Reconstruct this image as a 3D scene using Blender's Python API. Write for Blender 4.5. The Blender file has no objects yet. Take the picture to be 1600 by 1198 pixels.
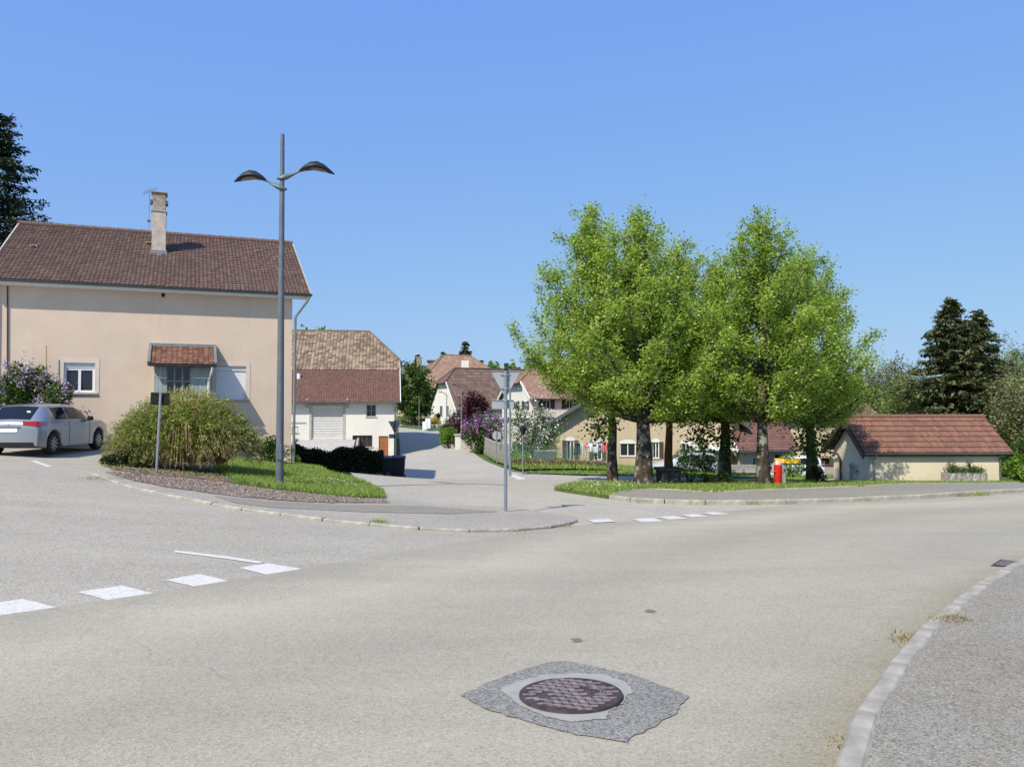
import bpy, bmesh, math, random
import numpy as np
from mathutils import Vector, Matrix
from mathutils.geometry import delaunay_2d_cdt

R = math.radians
scene = bpy.context.scene
COL = scene.collection

# ------------------------------------------------------------------ camera
FPX, CXP, CYP, EYE, PITCH = 1244.0, 800.0, 599.0, 1.65, math.atan(36 / 1244.0)
cam_d = bpy.data.cameras.new('camera'); cam = bpy.data.objects.new('camera', cam_d); COL.objects.link(cam)
cam_d.sensor_width = 36; cam_d.lens = 36 * FPX / 1600; cam_d.clip_start = 0.1; cam_d.clip_end = 3000
cam.location = (0, 0, EYE); cam.rotation_euler = (R(90) + PITCH, 0, 0)
scene.camera = cam

# ------------------------------------------------------------------ sky and sun
SUN_EL, SUN_TH = R(47), R(56)          # light travels towards +x turned SUN_TH to +y
world = bpy.data.worlds.new('World'); scene.world = world; world.use_nodes = True
wn = world.node_tree; wn.nodes.clear()
sky = wn.nodes.new('ShaderNodeTexSky'); sky.sky_type = 'NISHITA'; sky.sun_disc = False
sky.sun_elevation = SUN_EL
sdx, sdy = -math.cos(SUN_TH), -math.sin(SUN_TH)      # where the sun stands
sky.sun_rotation = math.atan2(sdx, sdy)
sky.altitude = 0; sky.air_density = 1.0; sky.dust_density = 1.0; sky.ozone_density = 10.0
bg = wn.nodes.new('ShaderNodeBackground'); bg.inputs['Strength'].default_value = 0.13
wo = wn.nodes.new('ShaderNodeOutputWorld')
spl = wn.nodes.new('ShaderNodeSeparateColor'); cmb = wn.nodes.new('ShaderNodeCombineColor')   # the camera's tone curve on the sky, the same everywhere
wn.links.new(sky.outputs[0], spl.inputs[0])
for _i, (_g, _k) in enumerate(((.5, 1.55), (.42, 2.12), (.03, 5.55))):
    _p = wn.nodes.new('ShaderNodeMath'); _p.operation = 'POWER'; _p.inputs[1].default_value = _g
    _m = wn.nodes.new('ShaderNodeMath'); _m.operation = 'MULTIPLY'; _m.inputs[1].default_value = _k
    wn.links.new(spl.outputs[_i], _p.inputs[0]); wn.links.new(_p.outputs[0], _m.inputs[0]); wn.links.new(_m.outputs[0], cmb.inputs[_i])
wn.links.new(cmb.outputs[0], bg.inputs['Color']); wn.links.new(bg.outputs[0], wo.inputs['Surface'])
sun_d = bpy.data.lights.new('sun', 'SUN'); sun_d.energy = 4.7; sun_d.angle = R(0.5); sun_d.color = (1, 0.93, 0.82)
sun = bpy.data.objects.new('sun', sun_d); COL.objects.link(sun)
sun_dir = Vector((math.cos(SUN_TH) * math.cos(SUN_EL), math.sin(SUN_TH) * math.cos(SUN_EL), -math.sin(SUN_EL)))
sun.rotation_euler = sun_dir.to_track_quat('-Z', 'Y').to_euler(); sun.location = (-20, -20, 40)
vs = scene.view_settings
vs.view_transform = 'Standard'; vs.look = 'None'; vs.exposure = 0.2; vs.gamma = 1; vs.use_curve_mapping = False
try:
    scene.cycles.max_bounces = 6; scene.cycles.transparent_max_bounces = 6
    scene.cycles.use_denoising = True
except Exception:
    pass

# ------------------------------------------------------------------ measuring: a point in the photo at a known distance
def at(px, py, Y):
    xc, yc = (px - CXP) / FPX, (CYP - py) / FPX
    fw = math.cos(PITCH) - yc * math.sin(PITCH); up = math.sin(PITCH) + yc * math.cos(PITCH)
    k = Y / fw
    return Vector((xc * k, Y, EYE + up * k))

TP = [(890,1092,4.6),(800,1198,3.65),(1330,1198,3.65),(0,1198,3.65),(1600,1000,5.6),(1600,890,8.2),(0,962,6.47),(470,890,8.8),
      (700,850,11.3),(900,822,14.0),(790,802,17.5),(1250,785,20.3),(1600,768,22.4),(1050,780,21.4),(1215,763,27),(1005,763,27),
      (1100,745,33),(870,765,25),(1100,743,42),(1250,750,42),(1250,747,60),(1060,741,58),(900,728,63),(1320,744,52),(1300,721,74),(980,733,60),(1365,757,34),(1565,757,34),(720,750,33),(660,740,41),(622,749,39),
      (640,715,58),(690,700,66),(618,715,66),(650,680,82),(640,660,110),(630,650,140),(780,725,47),(745,700,60),(860,742,37),
      (820,695,75),(150,742,17.5),(220,765,15),(380,795,13.5),(600,822,12.8),(750,828,13.4),(438,762,20),(245,743,19),
      (80,718,22.5),(148,711,25),(0,725,19),(455,728,28),(170,697,25.8),(600,775,20),(660,785,19.5),(1300,830,13.2),(1500,830,13.6),
      (300,880,8.9),(200,800,13),(1000,900,8.9),(1300,950,6.9),(480,744,37)]
TW = [tuple(at(*p)) for p in TP]
TW += [(-30,-10,0.1),(30,-10,0),(0,-25,0),(-25,6,0.3),(-18,-2,.1),(18,2,0),(30,22,-0.9),(45,10,-.3),(60,40,-2.4),(-45,30,1.2),(-40,60,-.5),(-60,110,0),(60,90,-3.4),(0,150,.2),(70,150,-1.5)]
TW = np.array(TW)
def _phi(r2): return 0.5 * r2 * np.log(r2 + 1e-9)
_n = len(TW); _d2 = ((TW[:, None, :2] - TW[None, :, :2]) ** 2).sum(-1)
_A = np.zeros((_n + 3, _n + 3)); _A[:_n, :_n] = _phi(_d2) + np.eye(_n) * 6.0
_A[:_n, _n] = 1; _A[:_n, _n + 1:] = TW[:, :2]; _A[_n, :_n] = 1; _A[_n + 1:, :_n] = TW[:, :2].T
_W = np.linalg.solve(_A, np.concatenate([TW[:, 2], np.zeros(3)]))
def tz(x, y):
    x = np.atleast_1d(np.asarray(x, float)); y = np.atleast_1d(np.asarray(y, float))
    d2 = (x[:, None] - TW[None, :, 0]) ** 2 + (y[:, None] - TW[None, :, 1]) ** 2
    z = _phi(d2) @ _W[:_n] + _W[_n] + x * _W[_n + 1] + y * _W[_n + 2]
    r = np.sqrt(x ** 2 + (y - 40) ** 2)
    w = np.clip((r - 80) / 90, 0, 1); w = w * w * (3 - 2 * w)
    return z * (1 - w) + w * (-0.8 + 0.012 * np.maximum(r - 120, 0))
def tz1(x, y): return float(tz(x, y)[0])
def gp(px, py, lift=0.0):
    """the ground under a photo point"""
    d = at(px, py, 1.0) - Vector((0, 0, EYE))
    Ys = np.concatenate([np.arange(2, 40, .05), np.arange(40, 200, .25)])
    g = EYE + d.z * Ys - tz(d.x * Ys, Ys)
    i = int(np.argmax(g < 0)) if (g < 0).any() else len(Ys) - 1
    Y = Ys[i]
    if i > 0:
        t = g[i - 1] / (g[i - 1] - g[i] + 1e-12); Y = Ys[i - 1] + t * (Ys[i] - Ys[i - 1])
    return Vector((d.x * Y, Y, tz1(d.x * Y, Y) + lift))
def plane_px(loc, rz):
    """photo point -> coordinates of a thing standing at loc turned rz, on its plane y=yl"""
    rot = Matrix.Rotation(-rz, 3, 'Z'); o = rot @ (Vector((0, 0, EYE)) - Vector(loc))
    def f(px, py, yl=0.0):
        d = rot @ (at(px, py, 1.0) - Vector((0, 0, EYE)))
        return o + d * ((yl - o.y) / d.y)
    return f
def on_ground(px, Y, lift=0.0):
    X = (px - CXP) / FPX * Y
    return Vector((X, Y, tz1(X, Y) + lift))

# ------------------------------------------------------------------ node helpers
def mat(name, rough=0.8, spec=0.3, metal=0.0):
    m = bpy.data.materials.new(name); m.use_nodes = True
    b = m.node_tree.nodes['Principled BSDF']
    b.inputs['Roughness'].default_value = rough; b.inputs['Metallic'].default_value = metal
    b.inputs['Specular IOR Level'].default_value = spec
    return m, m.node_tree, b
def c4(c): return (c[0], c[1], c[2], 1)
def N(nt, t, **kw):
    n = nt.nodes.new(t)
    for k, v in kw.items():
        if k in n.inputs: n.inputs[k].default_value = v
        else: setattr(n, k, v)
    return n
def L(nt, a, b): nt.links.new(a, b)
def coords(nt, kind='Object', scale=(1, 1, 1)):
    tc = N(nt, 'ShaderNodeTexCoord'); mp = N(nt, 'ShaderNodeMapping'); mp.inputs['Scale'].default_value = scale
    L(nt, tc.outputs[kind], mp.inputs['Vector']); return mp.outputs[0]
def noise(nt, vec, scale, detail=4, rough=.55):
    n = N(nt, 'ShaderNodeTexNoise'); n.inputs['Scale'].default_value = scale; n.inputs['Detail'].default_value = detail
    n.inputs['Roughness'].default_value = rough; L(nt, vec, n.inputs['Vector']); return n.outputs['Fac']
def ramp(nt, fac, stops):
    r = N(nt, 'ShaderNodeValToRGB'); e = r.color_ramp.elements
    while len(e) > 1: e.remove(e[-1])
    e[0].position = stops[0][0]; e[0].color = c4(stops[0][1]) if len(stops[0][1]) == 3 else stops[0][1]
    for p, c in stops[1:]:
        x = e.new(p); x.color = c4(c)
    L(nt, fac, r.inputs[0]); return r.outputs[0]
def mix(nt, fac, a, b, mode='MIX'):
    m = N(nt, 'ShaderNodeMix', data_type='RGBA', blend_type=mode)
    if isinstance(fac, (int, float)): m.inputs[0].default_value = fac
    else: L(nt, fac, m.inputs[0])
    for v, i in ((a, 6), (b, 7)):
        if isinstance(v, (tuple, list)): m.inputs[i].default_value = c4(v)
        else: L(nt, v, m.inputs[i])
    return m.outputs[2]
def bump(nt, bsdf, h, strength=.3, dist=.01):
    b = N(nt, 'ShaderNodeBump'); b.inputs['Strength'].default_value = strength; b.inputs['Distance'].default_value = dist
    L(nt, h, b.inputs['Height']); L(nt, b.outputs[0], bsdf.inputs['Normal'])
def g3(v): return (v, v, v)

def plain(name, col, rough=.7, var=.12, scale=3, metal=0, spec=.3, bmp=0, bscale=60, streak=False):
    m, nt, b = mat(name, rough, spec, metal)
    v = coords(nt, 'Object', (1, 1, .25) if streak else (1, 1, 1))
    n = noise(nt, v, scale, 6, .6)
    lo = tuple(c * (1 - var) for c in col); hi = tuple(min(1, c * (1 + var)) for c in col)
    L(nt, ramp(nt, n, [(.3, lo), (.7, hi)]), b.inputs['Base Color'])
    if bmp:
        bump(nt, b, noise(nt, coords(nt), bscale, 4), bmp, .01)
    return m
def asphalt(name, base, speck=.5, grain=110, patch=.12, tint=None, bmp=.5, streaks=False, wear=False):
    m, nt, b = mat(name, .88, .25)
    v = coords(nt, 'Object')
    big = noise(nt, v, .35, 5, .6)
    mid = noise(nt, v, 2.2, 5, .65)
    gr = N(nt, 'ShaderNodeTexVoronoi'); gr.inputs['Scale'].default_value = grain; L(nt, v, gr.inputs['Vector'])
    gr2 = N(nt, 'ShaderNodeTexVoronoi'); gr2.inputs['Scale'].default_value = grain * .42; L(nt, v, gr2.inputs['Vector'])
    dk = tuple(c * (1 - patch) for c in base); lt = tuple(c * (1 + patch) for c in base)
    col = ramp(nt, big, [(.3, dk), (.7, lt)])
    col = mix(nt, .5, col, ramp(nt, mid, [(.3, tuple(c * .88 for c in base)), (.7, tuple(c * 1.1 for c in base))]))
    if tint:
        col = mix(nt, ramp(nt, noise(nt, v, .8, 6, .7), [(.5, g3(0)), (.75, g3(.7))]), col, tint)
    if streaks:    # lighter wheel-worn lanes and darker seepage that follow the road
        sv = coords(nt, 'Object', (.12, .9, 1))
        col = mix(nt, .35, col, ramp(nt, noise(nt, sv, 1.1, 4, .6), [(.3, tuple(c * .82 for c in base)), (.7, tuple(c * 1.16 for c in base))]))
    if wear:       # dust thrown to the outer edge, lanes rubbed by tyres, grime in the gutter, hairline cracks
        def dist(attr, amp):
            a = N(nt, 'ShaderNodeAttribute', attribute_name=attr); ad = N(nt, 'ShaderNodeMath', operation='MULTIPLY_ADD')
            L(nt, noise(nt, v, .55, 5, .6), ad.inputs[0]); ad.inputs[1].default_value = amp; L(nt, a.outputs['Fac'], ad.inputs[2]); sc_ = N(nt, 'ShaderNodeMath', operation='DIVIDE'); L(nt, ad.outputs[0], sc_.inputs[0]); sc_.inputs[1].default_value = 10
            return sc_.outputs[0]
        col = mix(nt, 1, col, ramp(nt, dist('edge_d', 1.2), [(0, g3(.96)), (.07, g3(.93)), (.13, g3(1.02)), (.19, (1.14, 1.14, 1.13)), (.27, g3(1.02)), (.36, g3(.93)), (.44, g3(1.0)), (.52, g3(1.03)), (.62, g3(.95)), (.75, g3(1.0)), (1, g3(1.0))]), 'MULTIPLY')
        col = mix(nt, 1, col, ramp(nt, dist('kerb_d', .5), [(0, (.74, .72, .66)), (.035, (.84, .82, .76)), (.08, g3(1)), (1, g3(1))]), 'MULTIPLY')
    if wear or streaks:
        dv = N(nt, 'ShaderNodeVectorMath', operation='ADD'); nn_ = N(nt, 'ShaderNodeTexNoise'); nn_.inputs['Scale'].default_value = .9; nn_.inputs['Detail'].default_value = 6; L(nt, v, nn_.inputs['Vector'])
        L(nt, v, dv.inputs[0]); L(nt, nn_.outputs['Color'], dv.inputs[1])
        cr = N(nt, 'ShaderNodeTexVoronoi', feature='DISTANCE_TO_EDGE'); cr.inputs['Scale'].default_value = .23; L(nt, dv.outputs[0], cr.inputs['Vector'])
        cm = N(nt, 'ShaderNodeMath', operation='MULTIPLY'); L(nt, ramp(nt, cr.outputs['Distance'], [(0, g3(1)), (.0016, g3(.8)), (.004, g3(0))]), cm.inputs[0]); L(nt, ramp(nt, noise(nt, v, .5, 3), [(.5, g3(0)), (.6, g3(.22))]), cm.inputs[1])
        col = mix(nt, cm.outputs[0], col, tuple(c * .35 for c in base))
    sep = N(nt, 'ShaderNodeSeparateColor'); L(nt, gr.outputs['Color'], sep.inputs[0])
    sep2 = N(nt, 'ShaderNodeSeparateColor'); L(nt, gr2.outputs['Color'], sep2.inputs[0])
    s1 = ramp(nt, sep.outputs[0], [(0, g3(1 - speck)), (.5, g3(1)), (.9, g3(1 + speck * .3)), (1, g3(1 + speck * 1.2))])
    s2 = ramp(nt, sep2.outputs[1], [(0, g3(1 - speck * .6)), (.3, g3(1)), (1, g3(1 + speck * .35))])
    col = mix(nt, 1, col, s1, 'MULTIPLY'); col = mix(nt, 1, col, s2, 'MULTIPLY')
    L(nt, col, b.inputs['Base Color'])
    bump(nt, b, gr.outputs['Distance'], bmp, .006)
    return m
def leafmat(name, stops, trans=.35, rough=.6, tcol=None):
    """leaf colour varies from leaf to leaf by the face attribute rnd"""
    m = bpy.data.materials.new(name); m.use_nodes = True; nt = m.node_tree; nt.nodes.clear()
    a = N(nt, 'ShaderNodeAttribute', attribute_name='rnd')
    col = ramp(nt, a.outputs['Fac'], stops)
    p = N(nt, 'ShaderNodeBsdfPrincipled'); p.inputs['Roughness'].default_value = rough; p.inputs['Specular IOR Level'].default_value = .25
    t = N(nt, 'ShaderNodeBsdfTranslucent'); o = N(nt, 'ShaderNodeOutputMaterial'); ms = N(nt, 'ShaderNodeMixShader')
    ms.inputs[0].default_value = trans
    L(nt, col, p.inputs['Base Color'])
    L(nt, mix(nt, 1, col, tcol or (1.25, 1.2, .6), 'MULTIPLY'), t.inputs['Color'])
    L(nt, p.outputs[0], ms.inputs[1]); L(nt, t.outputs[0], ms.inputs[2]); L(nt, ms.outputs[0], o.inputs['Surface'])
    return m
def tilemat(name, stops, lichen=None, lamount=.5):
    m, nt, b = mat(name, .85, .2)
    a = N(nt, 'ShaderNodeAttribute', attribute_name='rnd')
    col = ramp(nt, a.outputs['Fac'], stops)
    v = coords(nt, 'Object')
    col = mix(nt, .35, col, ramp(nt, noise(nt, v, 14, 5, .7), [(.3, tuple(c * .55 for c in stops[0][1])), (.7, tuple(min(1, c * 1.5) for c in stops[-1][1]))]))
    if lichen:
        col = mix(nt, ramp(nt, noise(nt, v, 1.3, 8, .75), [(.5, g3(0)), (.72, g3(lamount))]), col, lichen)
    L(nt, col, b.inputs['Base Color'])
    bump(nt, b, noise(nt, v, 40, 4), .4, .01)
    return m
def render_wall(name, col, dirt=(.3, .26, .2), amount=.35, bscale=90, height=3.0):
    """rendered wall: mottled, streaked from the top, grimy along the foot"""
    m, nt, b = mat(name, .9, .15)
    v = coords(nt, 'Object'); vs_ = coords(nt, 'Object', (1.6, 1.6, .12))
    col_ = ramp(nt, noise(nt, v, .9, 7, .65), [(.25, tuple(c * .9 for c in col)), (.75, tuple(min(1, c * 1.06) for c in col))])
    col_ = mix(nt, ramp(nt, noise(nt, vs_, 2.2, 6, .7), [(.55, g3(0)), (.85, g3(amount * .55))]), col_, dirt)
    sx = N(nt, 'ShaderNodeSeparateXYZ'); tc = N(nt, 'ShaderNodeTexCoord'); L(nt, tc.outputs['Object'], sx.inputs[0])
    mr = N(nt, 'ShaderNodeMapRange'); mr.inputs[1].default_value = 0; mr.inputs[2].default_value = .9; mr.inputs[3].default_value = 1; mr.inputs[4].default_value = 0
    L(nt, sx.outputs[2], mr.inputs[0])
    mm = N(nt, 'ShaderNodeMath', operation='MULTIPLY'); L(nt, mr.outputs[0], mm.inputs[0]); L(nt, noise(nt, v, 2.5, 6, .7), mm.inputs[1])
    col_ = mix(nt, ramp(nt, mm.outputs[0], [(.2, g3(0)), (.65, g3(amount))]), col_, dirt)
    L(nt, col_, b.inputs['Base Color'])
    bump(nt, b, noise(nt, v, bscale, 5, .7), .35, .008)
    return m
def glassmat(name, col=(.02, .025, .03), rough=.06):
    m, nt, b = mat(name, rough, .6)
    b.inputs['Base Color'].default_value = c4(col); return m

# ------------------------------------------------------------------ mesh helpers
def prop(o, label=None, cat=None, group=None, kind=None):
    if label: o['label'] = label
    if cat: o['category'] = cat
    if group: o['group'] = group
    if kind: o['kind'] = kind
    return o
def link(o, parent=None):
    COL.objects.link(o)
    if parent is not None: o.parent = parent
    return o
def empty(name, loc=(0, 0, 0), rz=0.0, label=None, cat=None, group=None, kind=None, parent=None):
    o = bpy.data.objects.new(name, None); link(o, parent); o.empty_display_size = .2
    o.location = loc; o.rotation_euler = (0, 0, rz)
    return prop(o, label, cat, group, kind)
class MB:
    def __init__(s): s.v = []; s.f = []; s.r = []
    def add(s, vs, fs, r=None):
        o = len(s.v); s.v.extend([tuple(p) for p in vs]); s.f.extend([tuple(i + o for i in f) for f in fs])
        if r is not None: s.r.extend([r] * len(fs))
        return s
    def poly(s, *pts, r=None): return s.add(pts, [tuple(range(len(pts)))], r)
    def box(s, x0, x1, y0, y1, z0, z1, r=None):
        return s.add([(x0,y0,z0),(x1,y0,z0),(x1,y1,z0),(x0,y1,z0),(x0,y0,z1),(x1,y0,z1),(x1,y1,z1),(x0,y1,z1)],
                     [(0,3,2,1),(4,5,6,7),(0,1,5,4),(1,2,6,5),(2,3,7,6),(3,0,4,7)], r)
    def obox(s, M, sx, sy, sz):
        h = [Vector((a * sx / 2, b * sy / 2, c * sz / 2)) for c in (-1, 1) for a, b in ((-1,-1),(1,-1),(1,1),(-1,1))]
        return s.add([M @ p for p in h], [(0,3,2,1),(4,5,6,7),(0,1,5,4),(1,2,6,5),(2,3,7,6),(3,0,4,7)])
    def bar(s, a, b, w, h=None):
        a, b = Vector(a), Vector(b); d = b - a; h = h or w
        M = Matrix.Translation((a + b) / 2) @ d.to_track_quat('X', 'Z').to_matrix().to_4x4()
        return s.obox(M, d.length, w, h)
    def tube(s, pts, rad, n=8, caps=True):
        pts = [Vector(p) for p in pts]; k = len(pts)
        rad = [rad] * k if isinstance(rad, (int, float)) else rad
        rings = []; ref = None
        for i in range(k):
            d = (pts[min(i + 1, k - 1)] - pts[max(i - 1, 0)]).normalized()
            if ref is None: ref = Vector((0, 0, 1)) if abs(d.z) < .9 else Vector((1, 0, 0))
            u = d.cross(ref).normalized(); w = d.cross(u); ref = u.cross(d)
            rings.append([pts[i] + (u * math.cos(t) + w * math.sin(t)) * rad[i] for t in [2 * math.pi * j / n for j in range(n)]])
        vs = [p for r_ in rings for p in r_]
        fs = [(i * n + j, i * n + (j + 1) % n, (i + 1) * n + (j + 1) % n, (i + 1) * n + j) for i in range(k - 1) for j in range(n)]
        if caps: fs += [tuple(range(n)), tuple(range((k - 1) * n, k * n))]
        return s.add(vs, fs)
    def lathe(s, prof, n=20, c=(0, 0)):
        k = len(prof)
        vs = [(c[0] + r * math.cos(2 * math.pi * j / n), c[1] + r * math.sin(2 * math.pi * j / n), z) for r, z in prof for j in range(n)]
        fs = [(i * n + j, i * n + (j + 1) % n, (i + 1) * n + (j + 1) % n, (i + 1) * n + j) for i in range(k - 1) for j in range(n)]
        fs += [tuple(range(n)), tuple(range((k - 1) * n, k * n))]
        return s.add(vs, fs)
    def prism(s, poly, y0, y1):
        """polygon in x,z pushed along y"""
        n = len(poly)
        return s.add([(x, y0, z) for x, z in poly] + [(x, y1, z) for x, z in poly],
                     [tuple(range(n)), tuple(range(2 * n - 1, n - 1, -1))] + [(i, i + n, (i + 1) % n + n, (i + 1) % n) for i in range(n)])
    def prismx(s, poly, x0, x1):
        n = len(poly)
        return s.add([(x0, y, z) for y, z in poly] + [(x1, y, z) for y, z in poly],
                     [tuple(range(n)), tuple(range(2 * n - 1, n - 1, -1))] + [(i, i + n, (i + 1) % n + n, (i + 1) % n) for i in range(n)])
    def build(s, name, m, parent=None, smooth=False, fix=True, bevel=0, label=None, kind=None, sharp=35):
        me = bpy.data.meshes.new(name); me.from_pydata(s.v, [], s.f)
        if fix:
            bm = bmesh.new(); bm.from_mesh(me); bmesh.ops.recalc_face_normals(bm, faces=bm.faces); bm.to_mesh(me); bm.free()
        if s.r and len(s.r) == len(me.polygons):
            a = me.attributes.new('rnd', 'FLOAT', 'FACE'); a.data.foreach_set('value', s.r)
        me.materials.append(m)
        if smooth:
            me.polygons.foreach_set('use_smooth', [True] * len(me.polygons))
            me.set_sharp_from_angle(angle=R(sharp))
        o = bpy.data.objects.new(name, me); link(o, parent)
        if bevel:
            b = o.modifiers.new('bevel', 'BEVEL'); b.width = bevel; b.segments = 2; b.limit_method = 'ANGLE'
        return prop(o, label, kind=kind)
def tri_mesh(name, verts, nper, m, parent=None, rnd=None, kind=None):
    """many small faces of nper corners each, verts (F*nper,3)"""
    verts = np.asarray(verts, np.float32).reshape(-1, 3); F = len(verts) // nper
    me = bpy.data.meshes.new(name)
    me.vertices.add(len(verts)); me.vertices.foreach_set('co', verts.ravel())
    me.loops.add(len(verts)); me.loops.foreach_set('vertex_index', np.arange(len(verts), dtype=np.int32))
    me.polygons.add(F); me.polygons.foreach_set('loop_start', np.arange(F, dtype=np.int32) * nper)
    if rnd is not None:
        a = me.attributes.new('rnd', 'FLOAT', 'FACE'); a.data.foreach_set('value', np.asarray(rnd, np.float32))
    me.update(calc_edges=True); me.materials.append(m)
    o = bpy.data.objects.new(name, me); link(o, parent)
    return prop(o, kind=kind)
def leaf_verts(P, size, rng, up=.5, aspect=.6, dirs=None, var=.35):
    """rhombic leaves at P; the normal leans upwards by up"""
    n = len(P)
    nr = rng.normal(size=(n, 3)); nr /= np.linalg.norm(nr, axis=1)[:, None]
    nr[:, 2] = np.abs(nr[:, 2]) * (1 if up > 0 else 1) + up; nr /= np.linalg.norm(nr, axis=1)[:, None]
    a = rng.normal(size=(n, 3)) if dirs is None else dirs + rng.normal(size=(n, 3)) * .25
    a -= nr * (a * nr).sum(1)[:, None]; a /= np.linalg.norm(a, axis=1)[:, None] + 1e-9
    b = np.cross(nr, a); sz = (size * (1 + rng.uniform(-var, var, n)))[:, None]
    fold = nr * sz * .12
    V = np.stack([P - a * sz * .5, P + b * sz * aspect * .5 + a * sz * .05 + fold, P + a * sz * .5, P - b * sz * aspect * .5 + a * sz * .05 + fold], 1)
    return V.reshape(-1, 3)
def drape(name, outline, m, off=0.0, spacing=.8, skirt=0.0, parent=None, kind='structure', far=False):
    """a sheet that follows the terrain inside an outline of ground points"""
    pts = [Vector((p[0], p[1])) for p in outline]
    dense = []
    for i, p in enumerate(pts):
        q = pts[(i + 1) % len(pts)]; k = max(1, int((q - p).length / spacing))
        k = min(k, 60)
        dense += [p.lerp(q, t / k) for t in range(k)]
    n = len(dense)
    xs = [p.x for p in dense]; ys = [p.y for p in dense]
    sp = max(spacing, math.sqrt((max(xs) - min(xs)) * (max(ys) - min(ys)) / 6000))
    gx = np.arange(min(xs), max(xs), sp); gy = np.arange(min(ys), max(ys), sp)
    extra = [Vector((float(x) + (.31 * sp if j % 2 else 0), float(y))) for j, y in enumerate(gy) for x in gx]
    V, E, F, *_ = delaunay_2d_cdt(dense + extra, [], [list(range(n))], 1, 1e-4)
    used = sorted({i for f in F for i in f}); idx = {i: k for k, i in enumerate(used)}
    x = np.array([V[i].x for i in used]); y = np.array([V[i].y for i in used]); z = tz(x, y) + off
    verts = list(zip(x, y, z)); faces = [tuple(idx[i] for i in f) for f in F]
    me = bpy.data.meshes.new(name); me.from_pydata(verts, [], faces); 
    bm = bmesh.new(); bm.from_mesh(me)
    if skirt:
        be = [e for e in bm.edges if len(e.link_faces) == 1]
        r = bmesh.ops.extrude_edge_only(bm, edges=be)
        for v in r['geom']:
            if isinstance(v, bmesh.types.BMVert): v.co.z -= skirt
    bm.normal_update()
    for f in bm.faces:
        if f.normal.z < -0.1: f.normal_flip()
    bm.to_mesh(me); bm.free()
    me.materials.append(m)
    o = bpy.data.objects.new(name, me); link(o, parent)
    return prop(o, kind=kind)
def inside(P, poly):
    x, y = P[:, 0], P[:, 1]; r = np.zeros(len(P), bool); n = len(poly)
    for i in range(n):
        x0, y0 = poly[i][0], poly[i][1]; x1, y1 = poly[(i + 1) % n][0], poly[(i + 1) % n][1]
        c = ((y0 > y) != (y1 > y)); xi = (x1 - x0) * (y - y0) / (y1 - y0 + 1e-12) + x0
        r ^= c & (x < xi)
    return r
def scatter(poly, n, rng):
    xs = [p[0] for p in poly]; ys = [p[1] for p in poly]; out = []; got = 0
    while got < n:
        P = np.stack([rng.uniform(min(xs), max(xs), n), rng.uniform(min(ys), max(ys), n)], 1)
        P = P[inside(P, poly)]; out.append(P); got += len(P)
        if len(P) == 0: break
    P = np.concatenate(out)[:n]
    return np.column_stack([P, tz(P[:, 0], P[:, 1])])
def grass_blades(name, label, poly, n, h, m, rng, parent=None, off=0, w=.012, lean=.5, skip=None):
    P = scatter(poly, n, rng); P[:, 2] += off
    if skip is not None: P = P[~skip(P)]
    n = len(P); a = rng.uniform(0, 2 * math.pi, n); d = np.column_stack([np.cos(a), np.sin(a), np.zeros(n)])
    hh = (h * rng.uniform(.5, 1.4, n))[:, None]
    tip = P + np.array([0, 0, 1]) * hh + np.column_stack([rng.normal(size=n), rng.normal(size=n), np.zeros(n)]) * hh * lean
    V = np.stack([P - d * w, P + d * w, tip], 1)
    o = tri_mesh(name, V, 3, m, parent, rng.uniform(0, 1, n), 'stuff')
    return prop(o, label, 'grass' if parent is None else None)

# ================================================================== materials of the setting
M = {}
M['field'] = plain('field_grass', (.075, .12, .028), .95, .35, .6, bmp=.4, bscale=12)
M['lawn'] = plain('lawn_soil', (.075, .115, .03), .95, .35, 2.5, bmp=.4, bscale=30)
M['road'] = asphalt('road_asphalt', (.383, .35, .266), .24, 150, .05, None, .5, True, True)
M['side'] = asphalt('coarse_asphalt', (.388, .356, .285), .36, 120, .09, (.45, .41, .34), .6, True)
M['street'] = asphalt('street_asphalt', (.405, .37, .30), .35, 90, .1, (.47, .43, .36), .4)
M['pave'] = asphalt('pavement_asphalt', (.292, .266, .208), .42, 140, .12, (.30, .29, .27), .7)
M['pave_dusty'] = asphalt('dusty_pavement', (.375, .34, .275), .4, 110, .14, (.45, .41, .33), .6)
M['patch'] = asphalt('patch_asphalt', (.265, .255, .225), .5, 140, .2, (.25, .25, .24), .9)
M['mortar'] = plain('mortar', (.33, .318, .28), .9, .12, 9, bmp=.2, bscale=80)
M['kerb'] = plain('kerb_concrete', (.345, .318, .265), .9, .32, 5, bmp=.5, bscale=70)
M['mulch'] = plain('mulch_soil', (.31, .25, .205), .95, .35, 4, bmp=.8, bscale=40)
M['bedsoil'] = plain('bed_soil', (.16, .12, .085), .95, .4, 4, bmp=.8, bscale=30)
M['paint'] = None
def _paint():
    m, nt, b = mat('worn_road_paint', .7, .3)
    v = coords(nt)
    L(nt, mix(nt, ramp(nt, noise(nt, v, 26, 9, .8), [(.5, g3(0)), (.62, g3(.85))]), (.66, .635, .575), (.38, .35, .29)), b.inputs['Base Color'])
    bump(nt, b, noise(nt, v, 120, 3), .3, .005)
    return m
M['paint'] = _paint()
M['blade'] = leafmat('grass_blade', [(0, (.15, .24, .04)), (.6, (.25, .36, .07)), (.92, (.36, .42, .12)), (1, (.48, .45, .22))], .3)
M['rust_iron'] = plain('rusty_cast_iron', (.075, .055, .055), .6, .5, 16, metal=.3, bmp=.4, bscale=60)
M['iron_worn'] = plain('worn_cast_iron', (.27, .215, .195), .5, .35, 20, metal=.3)
M['stone'] = plain('stone', (.36, .33, .27), .95, .4, 7, bmp=.8, bscale=25)
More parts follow.
